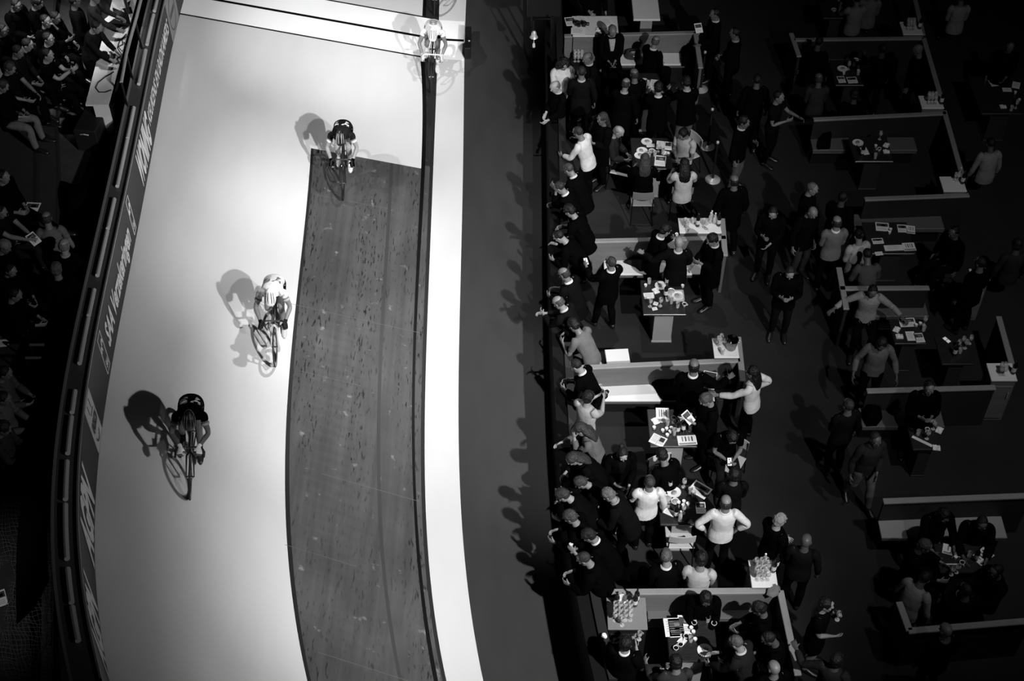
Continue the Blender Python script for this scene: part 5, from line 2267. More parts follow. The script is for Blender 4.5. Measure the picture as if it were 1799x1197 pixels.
p(1307, 214, 60, 'man in a black jumper with a white collar and grey trousers in the aisle', pz(handL='chest'), hair='full', hv=.008, sk=.14, collar=.42, tv=.008, lv=.09)
p(1021, 228, 235, 'man in a white shirt at the fence, arm stretched to the left', pz(pp=10, sp=6, bend=6, handR=(.30, .42, 1.12), handL=(.18, .45, 1.02)), top='shirt', tv=.60, hair='short', hv=.04, sk=.22)
p(1054, 212, 300, 'person with grey hair in a black coat behind the man in the white shirt', pz(handL='chest', handR='low'), hair='long', hv=.05, sk=.15, tv=.010, top='coat')
_, h = p(1100, 231, 70, 'older seated man with pale hair and folded hands at the food table', pz(SITL, sp=8), hair='fringe', hv=.30, sk=.36, tv=.045, lv=.02, front=.03)
p(1199, 238, 320, 'dark-haired seated woman in a pale vest at the food table', pz(SITT, handL=(.1, .30, .82), handR=(.02, .26, .84), np=16, hp=14), hair='full', hv=.006, sk=.20, top='tee', tv=.40)
p(1133, 280, 180, 'woman with long brown hair and black clothes seated with her back to us', pz(SITT), hair='long', hv=.07, sk=.25, tv=.008)
p(1204, 286, 184, 'dark-haired woman in a pale blouse seated with her back to us', pz(SITT, np=12), hair='long', hv=.007, sk=.3, top='shirt', tv=.50)
p(1000, 299, 235, 'man in a black waistcoat with a white sleeve at the fence, upper of a pair', pz(LEAN, handL=(.2, .4, 1.15)), hair='short', hv=.09, sk=.24, collar=.55, tv=.009)
p(982, 327, 250, 'man with glasses in black at the fence, lower of a pair', pz(LEAN, handL=(.02, .30, 1.42)), hair='short', hv=.04, sk=.25, collar=.62, tv=.008)
p(1290, 318, 190, 'man with a bald spot in a dark coat walking past the bottle counter', pz(WALK), hair='fringe', hv=.01, sk=.14, tv=.009, top='coat')
p(1003, 386, 245, 'person in black leaning on the fence above the draped scarf bench', pz(LEAN), hair='full', hv=.008, sk=.28, tv=.008)
p(985, 411, 255, 'dark-haired person in black bending over the fence, face lit', pz(LEAN, sp=18, handR=(.1, .4, 1.2)), hair='short', hv=.008, sk=.32, tv=.008, belt=.4)
# ---- second box
_, h = p(1169, 404, 110, 'dark-haired man in black with a white collar raising a cup', pz(pp=8, sp=6, handL=(.04, .38, 1.36), handR='chest', np=10), hair='full', hv=.007, sk=.24, collar=.65, tv=.008)
hold('cup', h, 'L', 'white cup raised by the man in black at the bottle counter')
p(1194, 438, 178, 'bald man in a charcoal suit with his back turned at the tray table', pz(handL='out', handR='chest', np=4), hair=None, sk=.34, collar=.60, tv=.022)
p(1251, 421, 290, 'dark-haired man in a long black coat beside the aisle rail', pz(np=14, hp=10, handL='chest', handR='low'), hair='full', hv=.007, sk=.20, collar=.45, tv=.007, top='coat')
_, h = p(1073, 461, 215, 'man in black with a white collar looking at a lit phone', pz(pp=-4, np=6, handL=(.16, .42, 1.28), handR='low', footL=(.12, .16, .085), footR=(.11, -.06, .085)), hair='short', hv=.05, sk=.22, collar=.75, tv=.009, belt=.25)
hold('phone', h, 'L', 'lit phone in the hand of the man in black with a white collar', .3)
p(991, 481, 235, 'balding man with a white collar in a dark grey suit at the fence', pz(LEAN, pp=10), hair='fringe', hv=.05, sk=.22, collar=.80, tv=.020)
p(981, 531, 240, 'grey-haired man in a charcoal jacket at the fence with clasped hands', pz(LEAN, handL=(.02, .50, 1.12), handR=(.02, .50, 1.12)), hair='fringe', hv=.12, sk=.30, collar=.5, tv=.028)
p(1008, 582, 232, 'person in a grey tee with a dark cap of hair at the fence', pz(LEAN, sp=16, pelvis=(0, -.15, .85), knee=(.1, 1, 0)), top='tee', tv=.14, hair='full', hv=.008, sk=.22, lv=.03)
p(1012, 642, 245, 'dark-haired person in a black jumper with a white neckline at the fence', pz(LEAN), top='shirt', tv=.008, hair='short', hv=.02, sk=.32, collar=.65)
# ---- third box
_, h = p(1034, 698, 140, 'dark-haired man in a pale grey shirt holding a camera', pz(handL=(.10, .42, 1.25), handR=(.02, .42, 1.28), np=10), top='tee', tv=.34, hair='full', hv=.010, sk=.34, lv=.02)
hold('camera', h, 'L', 'black camera held by the man in the pale grey shirt', R(140), -.02)
_, h = p(1219, 643, 178, 'man in a black suit standing behind the long bench with a tablet', pz(handR='out', handL='low', np=6), hair='fringe', hv=.01, sk=.18, collar=.70, tv=.007, scale=1.06)
tb = MB().box((0, 0, 0), (.20, .26, .01), 0, .003).build('tablet', M_CAM)
MB().box((0, 0, -.001), (.216, .276, .006)).build('pale_rim', M_PAPER, tb)
tb.location = tuple(P(1246, 668, 1.05))
tb.rotation_euler = (R(48), 0, R(-14))
tag(tb, 'black tablet with a pale rim held over the long bench', 'tablet')
p(1322, 654, 240, 'dark-haired woman in a white jacket reaching over the aisle counter', pz(pp=4, handR='hip', handL=(.30, .48, 1.15), np=4), top='shirt', tv=.62, hair='long', hv=.007, sk=.26, lv=.009)
_, h = p(1240, 702, 285, 'grey-haired woman in a black coat reading beside the five cup table', pz(LOOK, handL='chest', handR='chest'), hair='full', hv=.14, sk=.28, tv=.009, top='coat')
hold('paper', h, 'R', 'small white paper in the hands of the grey-haired woman', .8)
p(1027, 761, 265, 'woman with wavy brown hair and a grey jumper, hand on her chin, at the fence', pz(LEAN, pp=8, handL=(.02, .26, 1.38), handR=(.15, .45, 1.02), np=10), top='shirt', tv=.11, hair='long', hv=.05, sk=.36, lv=.04)
p(1083, 797, 10, 'woman with tied back hair in a dark coat seated facing the camera', pz(SITL, handR=(.12, .34, .86)), hair='bun', hv=.012, sk=.34, tv=.008, front=.02)
p(1163, 812, 215, 'person in black with dark hair bending behind the five cup table', pz(SIT, sp=20, cp=10, handL=(.1, .3, .75), handR=(.1, .3, .75)), hair='full', hv=.010, sk=.2, tv=.010)
_, h = p(1286, 768, 5, 'woman in a black tee seated looking down at her phone', pz(SIT, sp=16, cp=10, np=16, hp=18, handL=(.05, .34, .80), handR=(.05, .34, .80)), top='tee', tv=.008, hair='full', hv=.012, sk=.24, lv=.035)
hold('phone', h, 'L', 'phone in the lap of the woman in a black tee', 0)
p(1290, 834, 180, 'dark-haired figure in a dull dark grey top in the aisle, behind the seated woman', pz(handL='front', handR='front'), top='shirt', tv=.022, hair='full', hv=.007, sk=.14)
p(1014, 824, 290, 'fair-haired woman in black leaning on the fence below the grey jumper', pz(LEAN, sp=16, handL=(.2, .48, 1.05)), hair='long', hv=.06, sk=.30, tv=.012)
p(1020, 846, 275, 'brown-haired figure low against the fence above the blond person', pz(LEAN, sp=22), hair='full', hv=.07, sk=.26, tv=.010, scale=.95)
p(1044, 866, 255, 'blond person with a dark patterned jacket leaning on the fence', pz(LEAN), hair='full', hv=.22, sk=.30, tv=.020, collar=.25)
_, h = p(1133, 853, 195, 'man in a white shirt leaning back left of the table of glasses', pz(pp=-3, twist=-12, np=6, handR='side', handL='low'), top='shirt', tv=.66, hair='short', hv=.06, sk=.22, collar=.6)
p(1275, 883, 180, 'bald man in a white shirt with his back turned right of the table of glasses', pz(handL='pocket', handR='pocket', elbow=(.9, -.2, -.3)), top='shirt', tv=.64, hair='fringe', hv=.05, sk=.24, collar=.6, scale=1.02)
p(1011, 909, 265, 'person with a bright sleeve leaning low over the fence', pz(LEAN, sp=20, handR=(.1, .35, 1.2)), hair='full', hv=.05, sk=.34, tv=.012)
p(1024, 925, 255, 'brown-haired person in black close behind the bright sleeve', pz(LEAN, pp=10), hair='full', hv=.09, sk=.25, tv=.008)
_, h = p(1032, 957, 262, 'dark-haired man with a white collar holding a white rimmed cup at the fence', pz(LEAN, handL=(.10, .42, 1.22)), hair='full', hv=.02, sk=.24, collar=.62, tv=.008)
hold('cup', h, 'L', 'white rimmed cup held out over the fence')
p(1036, 990, 258, 'balding man in a bulky black coat lowest along the fence', pz(LEAN, pp=12), hair='short', hv=.05, sk=.26, tv=.007, top='coat')
p(1170, 977, 195, 'grey-haired man in a black jacket sitting with his back to the lowest partition', pz(SIT, handL='front', handR='front', hy=-25), hair='short', hv=.16, sk=.30, collar=.6, tv=.009, scale=1.08)
p(1232, 982, 170, 'dark-haired person in a pale grey tee sitting with the back to us', pz(SIT, handL='front', handR='front', np=12), top='tee', tv=.40, hair='full', hv=.006, sk=.26, scale=1.05)
p(1366, 936, 120, 'white-haired man in black beside the crowded glass counter', pz(handL='front', np=8), hair='full', hv=.45, sk=.40, tv=.007)
p(1416, 951, 165, 'bald man in a patterned jumper standing in the aisle', pz(handL='front', handR='side'), hair=None, sk=.10, top='shirt', tv=.030)
_, h = p(1451, 1062, 70, 'woman with long dark hair in a black dress drinking in the aisle', pz(handL=(.05, .22, 1.42), handR='front', np=4), hair='long', hv=.008, sk=.34, top='tee', tv=.012, leg='skirt', lv=.010)
hold('glass', h, 'L', 'wine glass held to her lips by the woman in the black dress')
# ---- lowest box
_, h = p(1100, 1130, 155, 'dark-haired man in black with a white collar and cuff, raising a glass', pz(handR='chest', handL=(.0, .34, 1.32), np=8), hair='full', hv=.008, sk=.34, collar=.80, tv=.010)
hold('glass', h, 'L', 'glass in the cuffed hand of the man in the lowest box')
p(1296, 1131, 235, 'grey-haired man in a charcoal jacket reaching over the coffee table', pz(pp=12, sp=10, handL=(.15, .5, .98), handR=(.05, .5, 1.02)), hair='short', hv=.16, sk=.30, collar=.5, tv=.040)
p(1357, 1172, 200, 'bald man at the bottom edge, right of the coffee table', pz(), hair=None, sk=.24, tv=.007)
p(1187, 1163, 190, 'dark-haired person in a grey top seated at the bottom edge', pz(SIT, handL=(.3, .42, .8), handR=(.1, .3, .7), sp=10), top='shirt', tv=.060, hair='full', hv=.012, sk=.22)
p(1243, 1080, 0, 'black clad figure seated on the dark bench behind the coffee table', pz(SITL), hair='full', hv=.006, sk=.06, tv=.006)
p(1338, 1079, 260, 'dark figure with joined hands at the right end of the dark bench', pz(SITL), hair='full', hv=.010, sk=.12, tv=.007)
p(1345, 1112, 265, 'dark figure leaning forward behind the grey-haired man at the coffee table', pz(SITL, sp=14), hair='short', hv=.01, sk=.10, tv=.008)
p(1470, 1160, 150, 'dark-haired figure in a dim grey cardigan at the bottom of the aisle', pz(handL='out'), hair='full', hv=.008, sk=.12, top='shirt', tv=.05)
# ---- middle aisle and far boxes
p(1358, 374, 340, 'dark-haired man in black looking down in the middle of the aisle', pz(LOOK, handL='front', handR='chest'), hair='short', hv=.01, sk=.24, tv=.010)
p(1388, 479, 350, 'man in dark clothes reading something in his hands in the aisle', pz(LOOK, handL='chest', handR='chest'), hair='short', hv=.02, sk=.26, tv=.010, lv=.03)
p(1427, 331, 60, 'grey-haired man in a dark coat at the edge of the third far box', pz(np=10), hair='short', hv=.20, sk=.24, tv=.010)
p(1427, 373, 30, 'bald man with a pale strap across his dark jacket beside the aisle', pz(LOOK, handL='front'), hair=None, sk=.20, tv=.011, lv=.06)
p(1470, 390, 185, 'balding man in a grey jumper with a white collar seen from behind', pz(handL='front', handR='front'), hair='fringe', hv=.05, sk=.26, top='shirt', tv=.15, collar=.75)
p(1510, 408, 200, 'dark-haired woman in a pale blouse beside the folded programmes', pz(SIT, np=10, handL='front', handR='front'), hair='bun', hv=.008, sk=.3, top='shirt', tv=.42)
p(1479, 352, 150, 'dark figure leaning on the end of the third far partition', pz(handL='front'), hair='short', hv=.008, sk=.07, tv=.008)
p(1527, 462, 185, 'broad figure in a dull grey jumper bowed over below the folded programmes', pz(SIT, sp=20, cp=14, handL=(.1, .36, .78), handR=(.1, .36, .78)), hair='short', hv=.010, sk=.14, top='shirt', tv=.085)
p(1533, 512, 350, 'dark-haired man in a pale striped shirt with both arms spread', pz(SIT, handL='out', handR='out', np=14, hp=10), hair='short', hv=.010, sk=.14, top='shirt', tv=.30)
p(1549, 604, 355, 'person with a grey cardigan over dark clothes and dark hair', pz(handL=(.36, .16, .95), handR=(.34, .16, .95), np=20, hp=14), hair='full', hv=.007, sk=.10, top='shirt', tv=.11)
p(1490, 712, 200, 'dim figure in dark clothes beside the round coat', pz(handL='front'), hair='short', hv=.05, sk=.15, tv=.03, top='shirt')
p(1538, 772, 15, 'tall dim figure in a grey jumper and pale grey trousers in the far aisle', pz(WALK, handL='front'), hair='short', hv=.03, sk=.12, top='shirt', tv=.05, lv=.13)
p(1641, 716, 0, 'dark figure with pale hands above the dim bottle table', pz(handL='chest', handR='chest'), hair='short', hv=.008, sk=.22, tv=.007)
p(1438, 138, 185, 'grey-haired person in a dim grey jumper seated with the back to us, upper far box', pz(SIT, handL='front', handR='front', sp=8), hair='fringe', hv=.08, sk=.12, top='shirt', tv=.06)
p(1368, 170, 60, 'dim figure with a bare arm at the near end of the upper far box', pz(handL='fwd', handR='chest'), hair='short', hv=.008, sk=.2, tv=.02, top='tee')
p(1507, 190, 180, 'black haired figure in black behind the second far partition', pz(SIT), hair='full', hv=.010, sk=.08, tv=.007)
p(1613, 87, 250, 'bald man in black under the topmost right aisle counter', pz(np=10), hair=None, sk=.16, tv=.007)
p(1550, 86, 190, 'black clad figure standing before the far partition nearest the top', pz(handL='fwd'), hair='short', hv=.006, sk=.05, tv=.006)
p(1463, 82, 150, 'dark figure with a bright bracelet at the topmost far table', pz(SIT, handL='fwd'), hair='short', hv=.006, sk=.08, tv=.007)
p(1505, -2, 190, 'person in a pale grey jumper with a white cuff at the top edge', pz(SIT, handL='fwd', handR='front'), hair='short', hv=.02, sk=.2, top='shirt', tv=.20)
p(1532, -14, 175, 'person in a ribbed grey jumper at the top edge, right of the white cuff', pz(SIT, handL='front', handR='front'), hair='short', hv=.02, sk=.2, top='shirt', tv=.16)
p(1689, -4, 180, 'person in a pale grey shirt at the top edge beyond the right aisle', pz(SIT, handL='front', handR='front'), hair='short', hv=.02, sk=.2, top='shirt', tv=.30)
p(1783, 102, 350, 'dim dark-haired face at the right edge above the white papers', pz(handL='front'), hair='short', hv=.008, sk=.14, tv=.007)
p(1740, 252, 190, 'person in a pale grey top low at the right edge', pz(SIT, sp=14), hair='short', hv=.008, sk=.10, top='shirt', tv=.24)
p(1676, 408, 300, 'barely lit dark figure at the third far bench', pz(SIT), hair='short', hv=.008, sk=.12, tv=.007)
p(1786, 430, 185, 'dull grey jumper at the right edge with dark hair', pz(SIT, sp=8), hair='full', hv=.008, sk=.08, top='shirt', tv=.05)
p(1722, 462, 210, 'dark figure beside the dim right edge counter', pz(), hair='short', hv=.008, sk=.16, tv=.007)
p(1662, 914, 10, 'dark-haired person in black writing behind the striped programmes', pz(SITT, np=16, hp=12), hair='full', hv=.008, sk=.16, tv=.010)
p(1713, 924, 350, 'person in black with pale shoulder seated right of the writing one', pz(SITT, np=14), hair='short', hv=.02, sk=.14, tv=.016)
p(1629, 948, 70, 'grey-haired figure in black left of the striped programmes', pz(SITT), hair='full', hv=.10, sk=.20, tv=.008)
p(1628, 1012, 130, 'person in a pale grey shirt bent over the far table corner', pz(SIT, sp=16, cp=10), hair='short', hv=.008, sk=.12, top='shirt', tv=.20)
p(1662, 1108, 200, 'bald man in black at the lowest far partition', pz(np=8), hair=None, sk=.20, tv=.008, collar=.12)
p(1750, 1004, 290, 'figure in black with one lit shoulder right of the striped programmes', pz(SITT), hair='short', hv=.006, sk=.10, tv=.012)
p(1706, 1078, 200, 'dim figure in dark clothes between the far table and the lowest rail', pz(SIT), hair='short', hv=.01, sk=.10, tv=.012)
# ------------------------------------------------------------------ the stand outside the track
ZS = 1.75
M_STANDF = mat('stand_concrete', .035, .8, var=.18, vscale=4)
M_STANDF2 = mat('stand_tread', .022, .8, var=.18, vscale=4)  # darker copy of the floor: shade put into the colour against light spill
M_STEP = mat('step_edge', .010, .8)


def slab(name, poly, z0, z1, m, label):
    w_ = [P(x, y, z1) for x, y in poly]
    n = len(w_)
    o = MB().rings([[(q[0], q[1], z0) for q in w_], [(q[0], q[1], z1) for q in w_]]).build(name, m)
    tag(o, label, kind='structure')
    return o


slab('floor_stand', [(-160, -90), (250, -90), (215, 60), (182, 200), (150, 380), (120, 560), (88, 760), (84, 1000), (110, 1290), (-320, 1290)], ZS - .25, ZS, M_STANDF, 'grey floor of the spectator stand')
slab('floor_step_1', [(-160, -100), (112, -100), (92, 60), (102, 292), (100, 400), (92, 1290), (-300, 1290)], ZS - .05, ZS + .22, M_STEP, 'lower step of the stand')
slab('floor_step_2', [(-150, -100), (106, -100), (86, 80), (99, 292), (97, 400), (88, 1290), (-300, 1290)], ZS + .1, ZS + .225, M_STANDF2, 'tread of the lower step of the stand')
slab('floor_step_3', [(-140, -100), (74, -100), (62, 100), (64, 300), (62, 420), (50, 1290), (-280, 1290)], ZS + .2, ZS + .50, M_STEP, 'upper step of the stand')
slab('floor_step_4', [(-140, -100), (66, -100), (54, 110), (58, 300), (56, 420), (44, 1290), (-280, 1290)], ZS + .4, ZS + .505, M_STANDF2, 'tread of the upper step of the stand')

# timing desk along the rail
ZD = ZS + .76
desk = empty('desk', (0, 0, 0), 0, 'long pale desk along the rail of the stand with cables on it', 'desk')
w1 = [P(x, y, ZD) for x, y in ((150, 184), (190, 184), (247, -30), (205, -30))]
c = sum(w1) / 4
desk.location = (c[0], c[1], 0)
M_DESK = mat('pale_desk', .58, .5, var=.15, vscale=3)
MB().rings([[(q[0] - c[0], q[1] - c[1], ZD - .035) for q in w1], [(q[0] - c[0], q[1] - c[1], ZD) for q in w1]]).build('desk_top', M_DESK, desk)
for q in w1:
    k = .92
    MB().box(((q[0] - c[0]) * k, (q[1] - c[1]) * k, (ZS + ZD - .035) / 2), (.05, .05, ZD - .035 - ZS)).build('leg', M_METALB, desk)
q = [P(x, y, ZD) for x, y in ((163, 184), (190, 184))]
MB().rings([[(a[0] - c[0], a[1] - c[1] + dy, zz) for a, dy in ((q[0], 0), (q[1], 0), (q[1], .03), (q[0], .03))] for zz in (ZS + .1, ZD - .036)]).build('end_panel', M_DESK, desk)

rail = MB().tube([tuple(P(x, y, ZS + 1.05)) for x, y in ((250, -10), (240, 30), (230, 65), (222, 95), (213, 145))], .03, 8).build('stand_rail', mat('pale_rail_paint', .42, .4), None, True)
tag(rail, 'pale rail behind the desk of the stand', 'rail')
for k, (x, y) in enumerate(((238, 38), (222, 95), (213, 145))):
    q = P(x, y, ZS + 1.05)
    b = MB().tube([(q[0], q[1], ZS - .2), (q[0], q[1], ZS + 1.05)], .022, 8).build('rail_post', M_METALB, rail, True)

# cables
for k, (pts, lab) in enumerate((
        ([(200, 126), (186, 134), (172, 145), (168, 154), (174, 162), (186, 162), (196, 158)], 'thin black cable looped on the lower end of the desk'),
        ([(222, 60), (214, 68), (216, 78), (208, 82), (214, 90), (222, 84), (218, 74)], 'coiled black cable on the middle of the desk'),
        ([(226, 62), (210, 72), (206, 84), (214, 96), (206, 104), (210, 112)], 'second black cable tangled beside the coiled one'))):
    o = MB().tube([tuple(P(x, y, ZD + .012)) for x, y in pts], .010, 6).build('cable', M_BLACKP, None, True)
    tag(o, lab, 'cable')
put('sheet', 196, 37, ZD, 'x', R(-28), 'white printed sheet at the upper part of the desk', (.30, .24), 0)
put('sheet', 187, 110, ZD, 'x', R(-35), 'white sheet in the middle of the desk', (.30, .24), 0)
put('sheet', 183, 70, ZD, 'x', R(-60), 'narrow white paper before the man at the desk', (.30, .06), 0)
put('water', 218, 32, ZD, 'x', 0, 'clear bottle on the upper part of the desk')
put('cup', 194, 93, ZD, 'x', 0, 'white cup beside the black camera on the desk')
small_camera(P(184, 99, ZD), 1.0, 'black camera on the white sheet of the desk')
lap = empty('laptop', P(206, 46, ZD), R(-32), 'open black laptop on the upper part of the desk', 'laptop')
MB().box((0, 0, .012), (.40, .28, .022), 0, .005).build('keyboard_base', M_CAM, lap)
MB().box((0, .16, .13), (.40, .014, .25), 0, .005).build('lid', M_CAM, lap)
mon = empty('monitor', P(224, 20, ZD), R(-70), 'black monitor at the top end of the desk', 'monitor')
MB().box((0, 0, .28), (.50, .05, .34), 0, .01).build('screen_case', M_CAM, mon)
MB().box((0, 0, .06), (.06, .05, .12)).build('stand', M_CAM, mon)
MB().box((0, 0, .008), (.22, .18, .016), 0, .005).build('foot', M_CAM, mon)
cs = empty('equipment_case', P(160, 262, ZS), R(-8), 'black equipment case under the lower end of the desk', 'case')
MB().box((0, .3, .24), (.42, .75, .48), 0, .02).build('case_body', M_BLACKP, cs)
MB().tube([(-.08, -.09, .40), (0, -.11, .43), (.08, -.09, .40)], .01, 6).build('handle', M_CHROME, cs, True)
bp = empty('rucksack', P(146, 372, ZS), R(5), 'black rucksack standing against the dark netting', 'bag')
MB().rings([[(w_ * math.cos(2 * PI * i / 16), d_ * math.sin(2 * PI * i / 16), z) for i in range(16)] for z, w_, d_ in ((0, .2, .30), (.06, .24, .36), (.3, .23, .34), (.44, .16, .24), (.48, .06, .1))]).build('bag_body', cloth(.006), bp, True)
MB().tube([(-.1, -.3, .2), (-.12, -.42, .12), (-.1, -.3, .06)], .014, 6).build('strap', cloth(.012), bp, True)

# black sheet put in for the dark netted gap between stand and hoarding
rr = []
for Y in stations(9.5, 28, 46):
    a, b = hoard(Y, .9, -.40), hoard(Y, .2, -.95)
    rr.append([tuple(a), tuple((a + b) / 2 - np.array([0, 0, .1])), tuple(b), (b[0], b[1], b[2] - .02), tuple((a + b) / 2 - np.array([0, 0, .12])), (a[0], a[1], a[2] - .02)])
o = MB().rings(rr).build('trim_7', mat('black_gap_sheet', .004, .9, spec=.05))
tag(o, 'black sheet standing in for the dark gap behind the hoarding', kind='structure')
mb = MB()
rnd = random.Random(2)
net = {}
nx, ny = 26, 60
for i in range(nx + 1):
    for j in range(ny + 1):
        x, y = -10 + 118 * i / nx, 795 + 440 * j / ny
        x += 9 * math.sin(j * .21 + i * .3)
        z = 2.2 + .35 * (i / nx) + .07 * mnoise.noise(Vector((i * .35, j * .25, 1)))
        net[i, j] = P(x + 7 * mnoise.noise(Vector((i * .4, j * .3, 3))), y + 6 * mnoise.noise(Vector((i * .3, j * .4, 7))), z)
for i in range(nx + 1):
    for j in range(ny):
        mb.tube([net[i, j], net[i, j + 1]], .0035, 3, cap=False)
for j in range(0, ny + 1):
    for i in range(nx):
        mb.tube([net[i, j], net[i + 1, j]], .0035, 3, cap=False)
o = mb.build('safety_net', mat('net_cord', .12, .7))
tag(o, 'black cord netting sagging over the lower left corner of the stand', 'net')
o = MB().tube([tuple(P(x, y, 2.62)) for x, y in ((30, 792), (52, 806), (66, 822), (78, 840), (92, 852), (106, 866))], .012, 6).build('net_rope', mat('pale_rope', .10, .7), None, True)
tag(o, 'pale rope running along the top of the netting', 'rope')
for k, (a, b, lab) in enumerate((((52, 606), (78, 606), 'dim steel bar across the stand, upper of two'), ((45, 629), (73, 629), 'dim steel bar across the stand, lower of two'))):
    q0, q1 = P(*a, ZS + 1.0), P(*b, ZS + 1.0)
    o = MB().tube([tuple(q0), tuple(q1)], .022, 8).build('barrier_bar', mat('dim_steel', .10, .4), None, True)
    for q in (q0, q1):
        MB().tube([(q[0], q[1], ZS + .2), (q[0], q[1], ZS + 1.0)], .016, 7).build('bar_post', M_METALB, o, True)
    tag(o, lab, 'barrier')

# spectators
Z1, Z2 = ZS + .225, ZS + .505
p(166, 40, 75, 'dark-haired man in a grey top working at the desk', pz(pp=14, sp=8, handL=(.1, .5, 1.0), handR=(.1, .5, .95), np=10), z0=ZS, top='shirt', tv=.035, hair='short', hv=.01, sk=.28)
p(182, -6, 100, 'person in a grey jumper at the top end of the desk', pz(pp=10, handL=(.2, .45, 1.0), handR=(.2, .45, 1.0)), z0=ZS, top='shirt', tv=.05, hair='short', hv=.02, sk=.2)
p(128, 4, 110, 'dim figure in grey trousers beside the man at the desk', pz(), z0=ZS, tv=.02, lv=.05, hair='short', hv=.01, sk=.12)
p(126, 44, 60, 'dim man with a lit cheek, upper of three behind the desk', pz(SIT, handL='mouth'), z0=Z1, tv=.008, hair='short', hv=.008, sk=.24)
p(126, 68, 70, 'man with a pale face, middle of three behind the desk', pz(SIT, handL='chest'), z0=Z1, tv=.008, hair='short', hv=.02, sk=.30)
p(122, 92, 80, 'person clapping with bare forearms, lowest of three behind the desk', pz(SIT, handL=(.0, .42, 1.0), handR=(.0, .42, 1.0)), z0=Z1, tv=.008, top='tee', hair='short', hv=.01, sk=.32)
p(30, 92, 70, 'dim man in dark clothes, farthest of the group on the left edge', pz(SITL), z0=Z2, tv=.03, hair='short', hv=.02, sk=.22, top='shirt')
p(48, 78, 90, 'person with a lit neck seated behind the folded arms', pz(SITL), z0=Z1, tv=.008, hair='short', hv=.01, sk=.32)
p(18, 118, 70, 'grey-haired person with a pale arm seated on the left edge', pz(SITL, handL=(.05, .45, .8)), z0=Z2, tv=.02, top='tee', hair='full', hv=.10, sk=.26)
p(4, 150, 80, 'person in pale grey trousers seated at the left edge', pz(SITL), z0=Z2, tv=.012, lv=.14, hair='full', hv=.05, sk=.24)
p(8, 308, 75, 'person in black with a leg stretched out over the steps', pz(SIT, footL=(.1, .75, .2), handL='front', handR=(.25, .3, .8)), z0=Z2, tv=.007, lv=.007, hair='short', hv=.008, sk=.26)
_, h = p(-2, 372, 70, 'person with bare forearms holding a leaflet at the left edge', pz(SITL, handL=(.05, .5, .85), handR=(.05, .52, .85)), z0=Z2, tv=.03, top='tee', lv=.04, hair='short', hv=.01, sk=.28)
hold('paper', h, 'L', 'folded leaflet in the bare hands at the left edge', .9)
p(79, 385, 195, 'balding man in a grey shirt sitting on the lower step', pz(SIT, handL='front', handR='side', np=10), z0=ZS, top='tee', tv=.12, hair='fringe', hv=.06, sk=.22)
p(113, 431, 170, 'white-haired old man with glasses below the grey shirt', pz(handL='front', np=12), z0=ZS - .4, hair='fringe', hv=.30, sk=.32, tv=.007, collar=.3)
p(97, 475, 180, 'grey-haired person with back turned in the dark of the stand', pz(), z0=ZS - .2, hair='full', hv=.16, sk=.2, tv=.006)
p(20, 474, 60, 'person with a half lit face low at the left edge', pz(SITL), z0=Z1, hair='short', hv=.008, sk=.26, tv=.006)
p(10, 432, 80, 'person with a pale cap seated at the left edge', pz(SITL), z0=Z1, hair='beanie', hv=.4, sk=.2, tv=.006)
p(26, 514, 90, 'dark-haired person with a lit chin below the half lit face', pz(SITL), z0=Z1, hair='short', hv=.008, sk=.26, tv=.006)
p(8, 655, 90, 'dim person in a grey sleeve at the left edge, upper of three', pz(SITL), z0=Z2, top='shirt', tv=.08, hair='short', hv=.01, sk=.2)
p(6, 700, 90, 'dim person in a knitted grey top at the left edge, middle of three', pz(SITL), z0=Z2, top='shirt', tv=.10, hair='short', hv=.03, sk=.2)
p(6, 752, 90, 'dim person in dark grey at the left edge, lowest of three', pz(SITL), z0=Z2, top='shirt', tv=.06, hair='full', hv=.04, sk=.2)
put('sheet', 56, 366, ZS + .508, 'x', R(-4), 'bright programme with a photo lying on the step', (.24, .27), 1)
put('sheet', 5, 598, ZS + .508, 'x', R(8), 'bright printed card at the left edge of the stand', (.20, .28), 1)
put('sheet', 2, 1052, ZS + .508, 'x', R(25), 'pale card behind the netting at the left edge', (.14, .26), 1)
put('sheet', 137, 418, ZS + .004, 'x', R(-14), 'small bright card at the edge of the netting, upper of two', (.06, .15), 0)
put('sheet', 122, 492, ZS + .004, 'x', R(-14), 'small bright card at the edge of the netting, lower of two', (.06, .15), 0)
put('cup', 22, 359, ZS + .51, 'x', 0, 'small pale cup on the upper step')
p(28, 8, 60, 'dark figure at the top left corner of the stand', pz(SITL), z0=Z2, hair='short', hv=.008, sk=.16, tv=.006)
p(66, 4, 80, 'dark figure with a faintly lit cheek at the top of the stand', pz(SITL), z0=Z2, hair='full', hv=.008, sk=.18, tv=.006)
p(97, 30, 75, 'dark spectator holding up a narrow white card at the top of the stand', pz(SITL, handR='chest'), z0=Z1, hair='short', hv=.008, sk=.14, tv=.006)
p(4, 52, 60, 'dark spectator at the left edge near the top corner', pz(SITL), z0=Z2, hair='short', hv=.01, sk=.14, tv=.006)
# ------------------------------------------------------------------ light
def spot(name, loc, aim, energy, size=60, blend=1.0, radius=.25):
    d = bpy.data.lights.new(name, 'SPOT')
    d.energy = energy
    d.spot_size = R(size)
    d.spot_blend = blend
    d.shadow_soft_size = radius
    o = new_obj(name, d, loc=loc)
    v = Vector(aim) - Vector(loc)
    o.rotation_euler = v.to_track_quat('-Z', 'Y').to_euler()
    return o


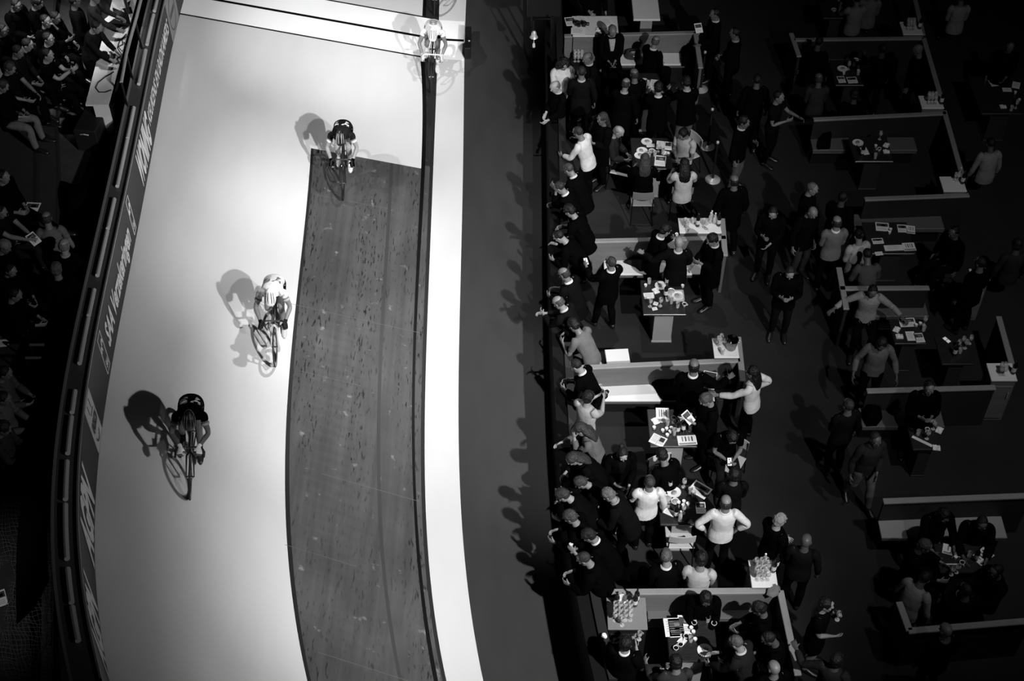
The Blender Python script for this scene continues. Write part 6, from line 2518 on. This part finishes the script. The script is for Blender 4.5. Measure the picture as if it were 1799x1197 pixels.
POS = {'R1': (4.2, 2, 13), 'R2': (4.3, 6.5, 13), 'R3': (2, 20, 13), 'L1': (-9.5, 16, 13), 'I1': (7.5, 3, 14), 'I2': (8.5, 11, 14)}
for k, aim, size, e in (
        ('I1', (-1, 18, 0.3), 44, 4208.0),
        ('I1', (-2, 21, 0.3), 22, 4019.0),
        ('I1', (0, 12, 0), 32, 11451.0),
        ('R3', (-3, 15, 0.3), 22, 2823.0),
        ('L1', (-3, 26, 0.3), 22, 7690.0),
        ('R2', (-3, 21, 0.3), 32, 5674.0),
        ('I1', (-3, 18, 0.3), 60, 2769.0),
        ('R2', (-3, 9.5, 0.3), 22, 732.0),
        ('R2', (-3, 12, 0.3), 22, 1106.0),
        ('R3', (-3, 18, 0.3), 32, 2935.0),
        ('R3', (2, 18, 0), 32, 1443.0),
        ('R3', (-2, 24, 0.3), 22, 2003.0),
        ('R3', (3, 21, 0), 22, 381.0),
        ('R3', (1, 15, 0), 22, 2242.0),
        ('L1', (-3, 21, 0.3), 22, 2649.0),
        ('R3', (1, 21, 0), 22, 1774.0),
        ('I1', (-3, 9.5, 0.3), 22, 911.0),
        ('I1', (-3, 24, 0.3), 44, 8817.0),
        ('R1', (-3, 12, 0.3), 22, 2367.0)):
    spot('hall_lamp', POS[k], aim, e, size, 1.0, .16)
spot('infield_fill', (9, 9, 14.0), (5.8, 17.5, 0), 1900, 64, 1.0, .2)  # added fill without a known fixture, lifts the papers in the far boxes
spot('stand_fill', (-9.2, 20.8, 10.5), (-9.0, 22.4, 1.75), 5200, 31, 1.0, .3)  # added fill to brighten the desk and stand floor, no known source
spot('stand_fill', (-8.6, 10.2, 10.0), (-7.0, 10.2, 2.3), 420, 22, 1.0, .3)  # second added fill, brings out the netting and the ledge
w = bpy.data.worlds.new('world')
scene.world = w
w.use_nodes = True
w.node_tree.nodes['Background'].inputs['Color'].default_value = (.5, .5, .5, 1)
w.node_tree.nodes['Background'].inputs['Strength'].default_value = .0015
scene.view_settings.view_transform = 'Standard'
scene.view_settings.look = 'None'
scene.view_settings.gamma = 1.0
scene.view_settings.use_curve_mapping = False
scene.view_settings.exposure = .36
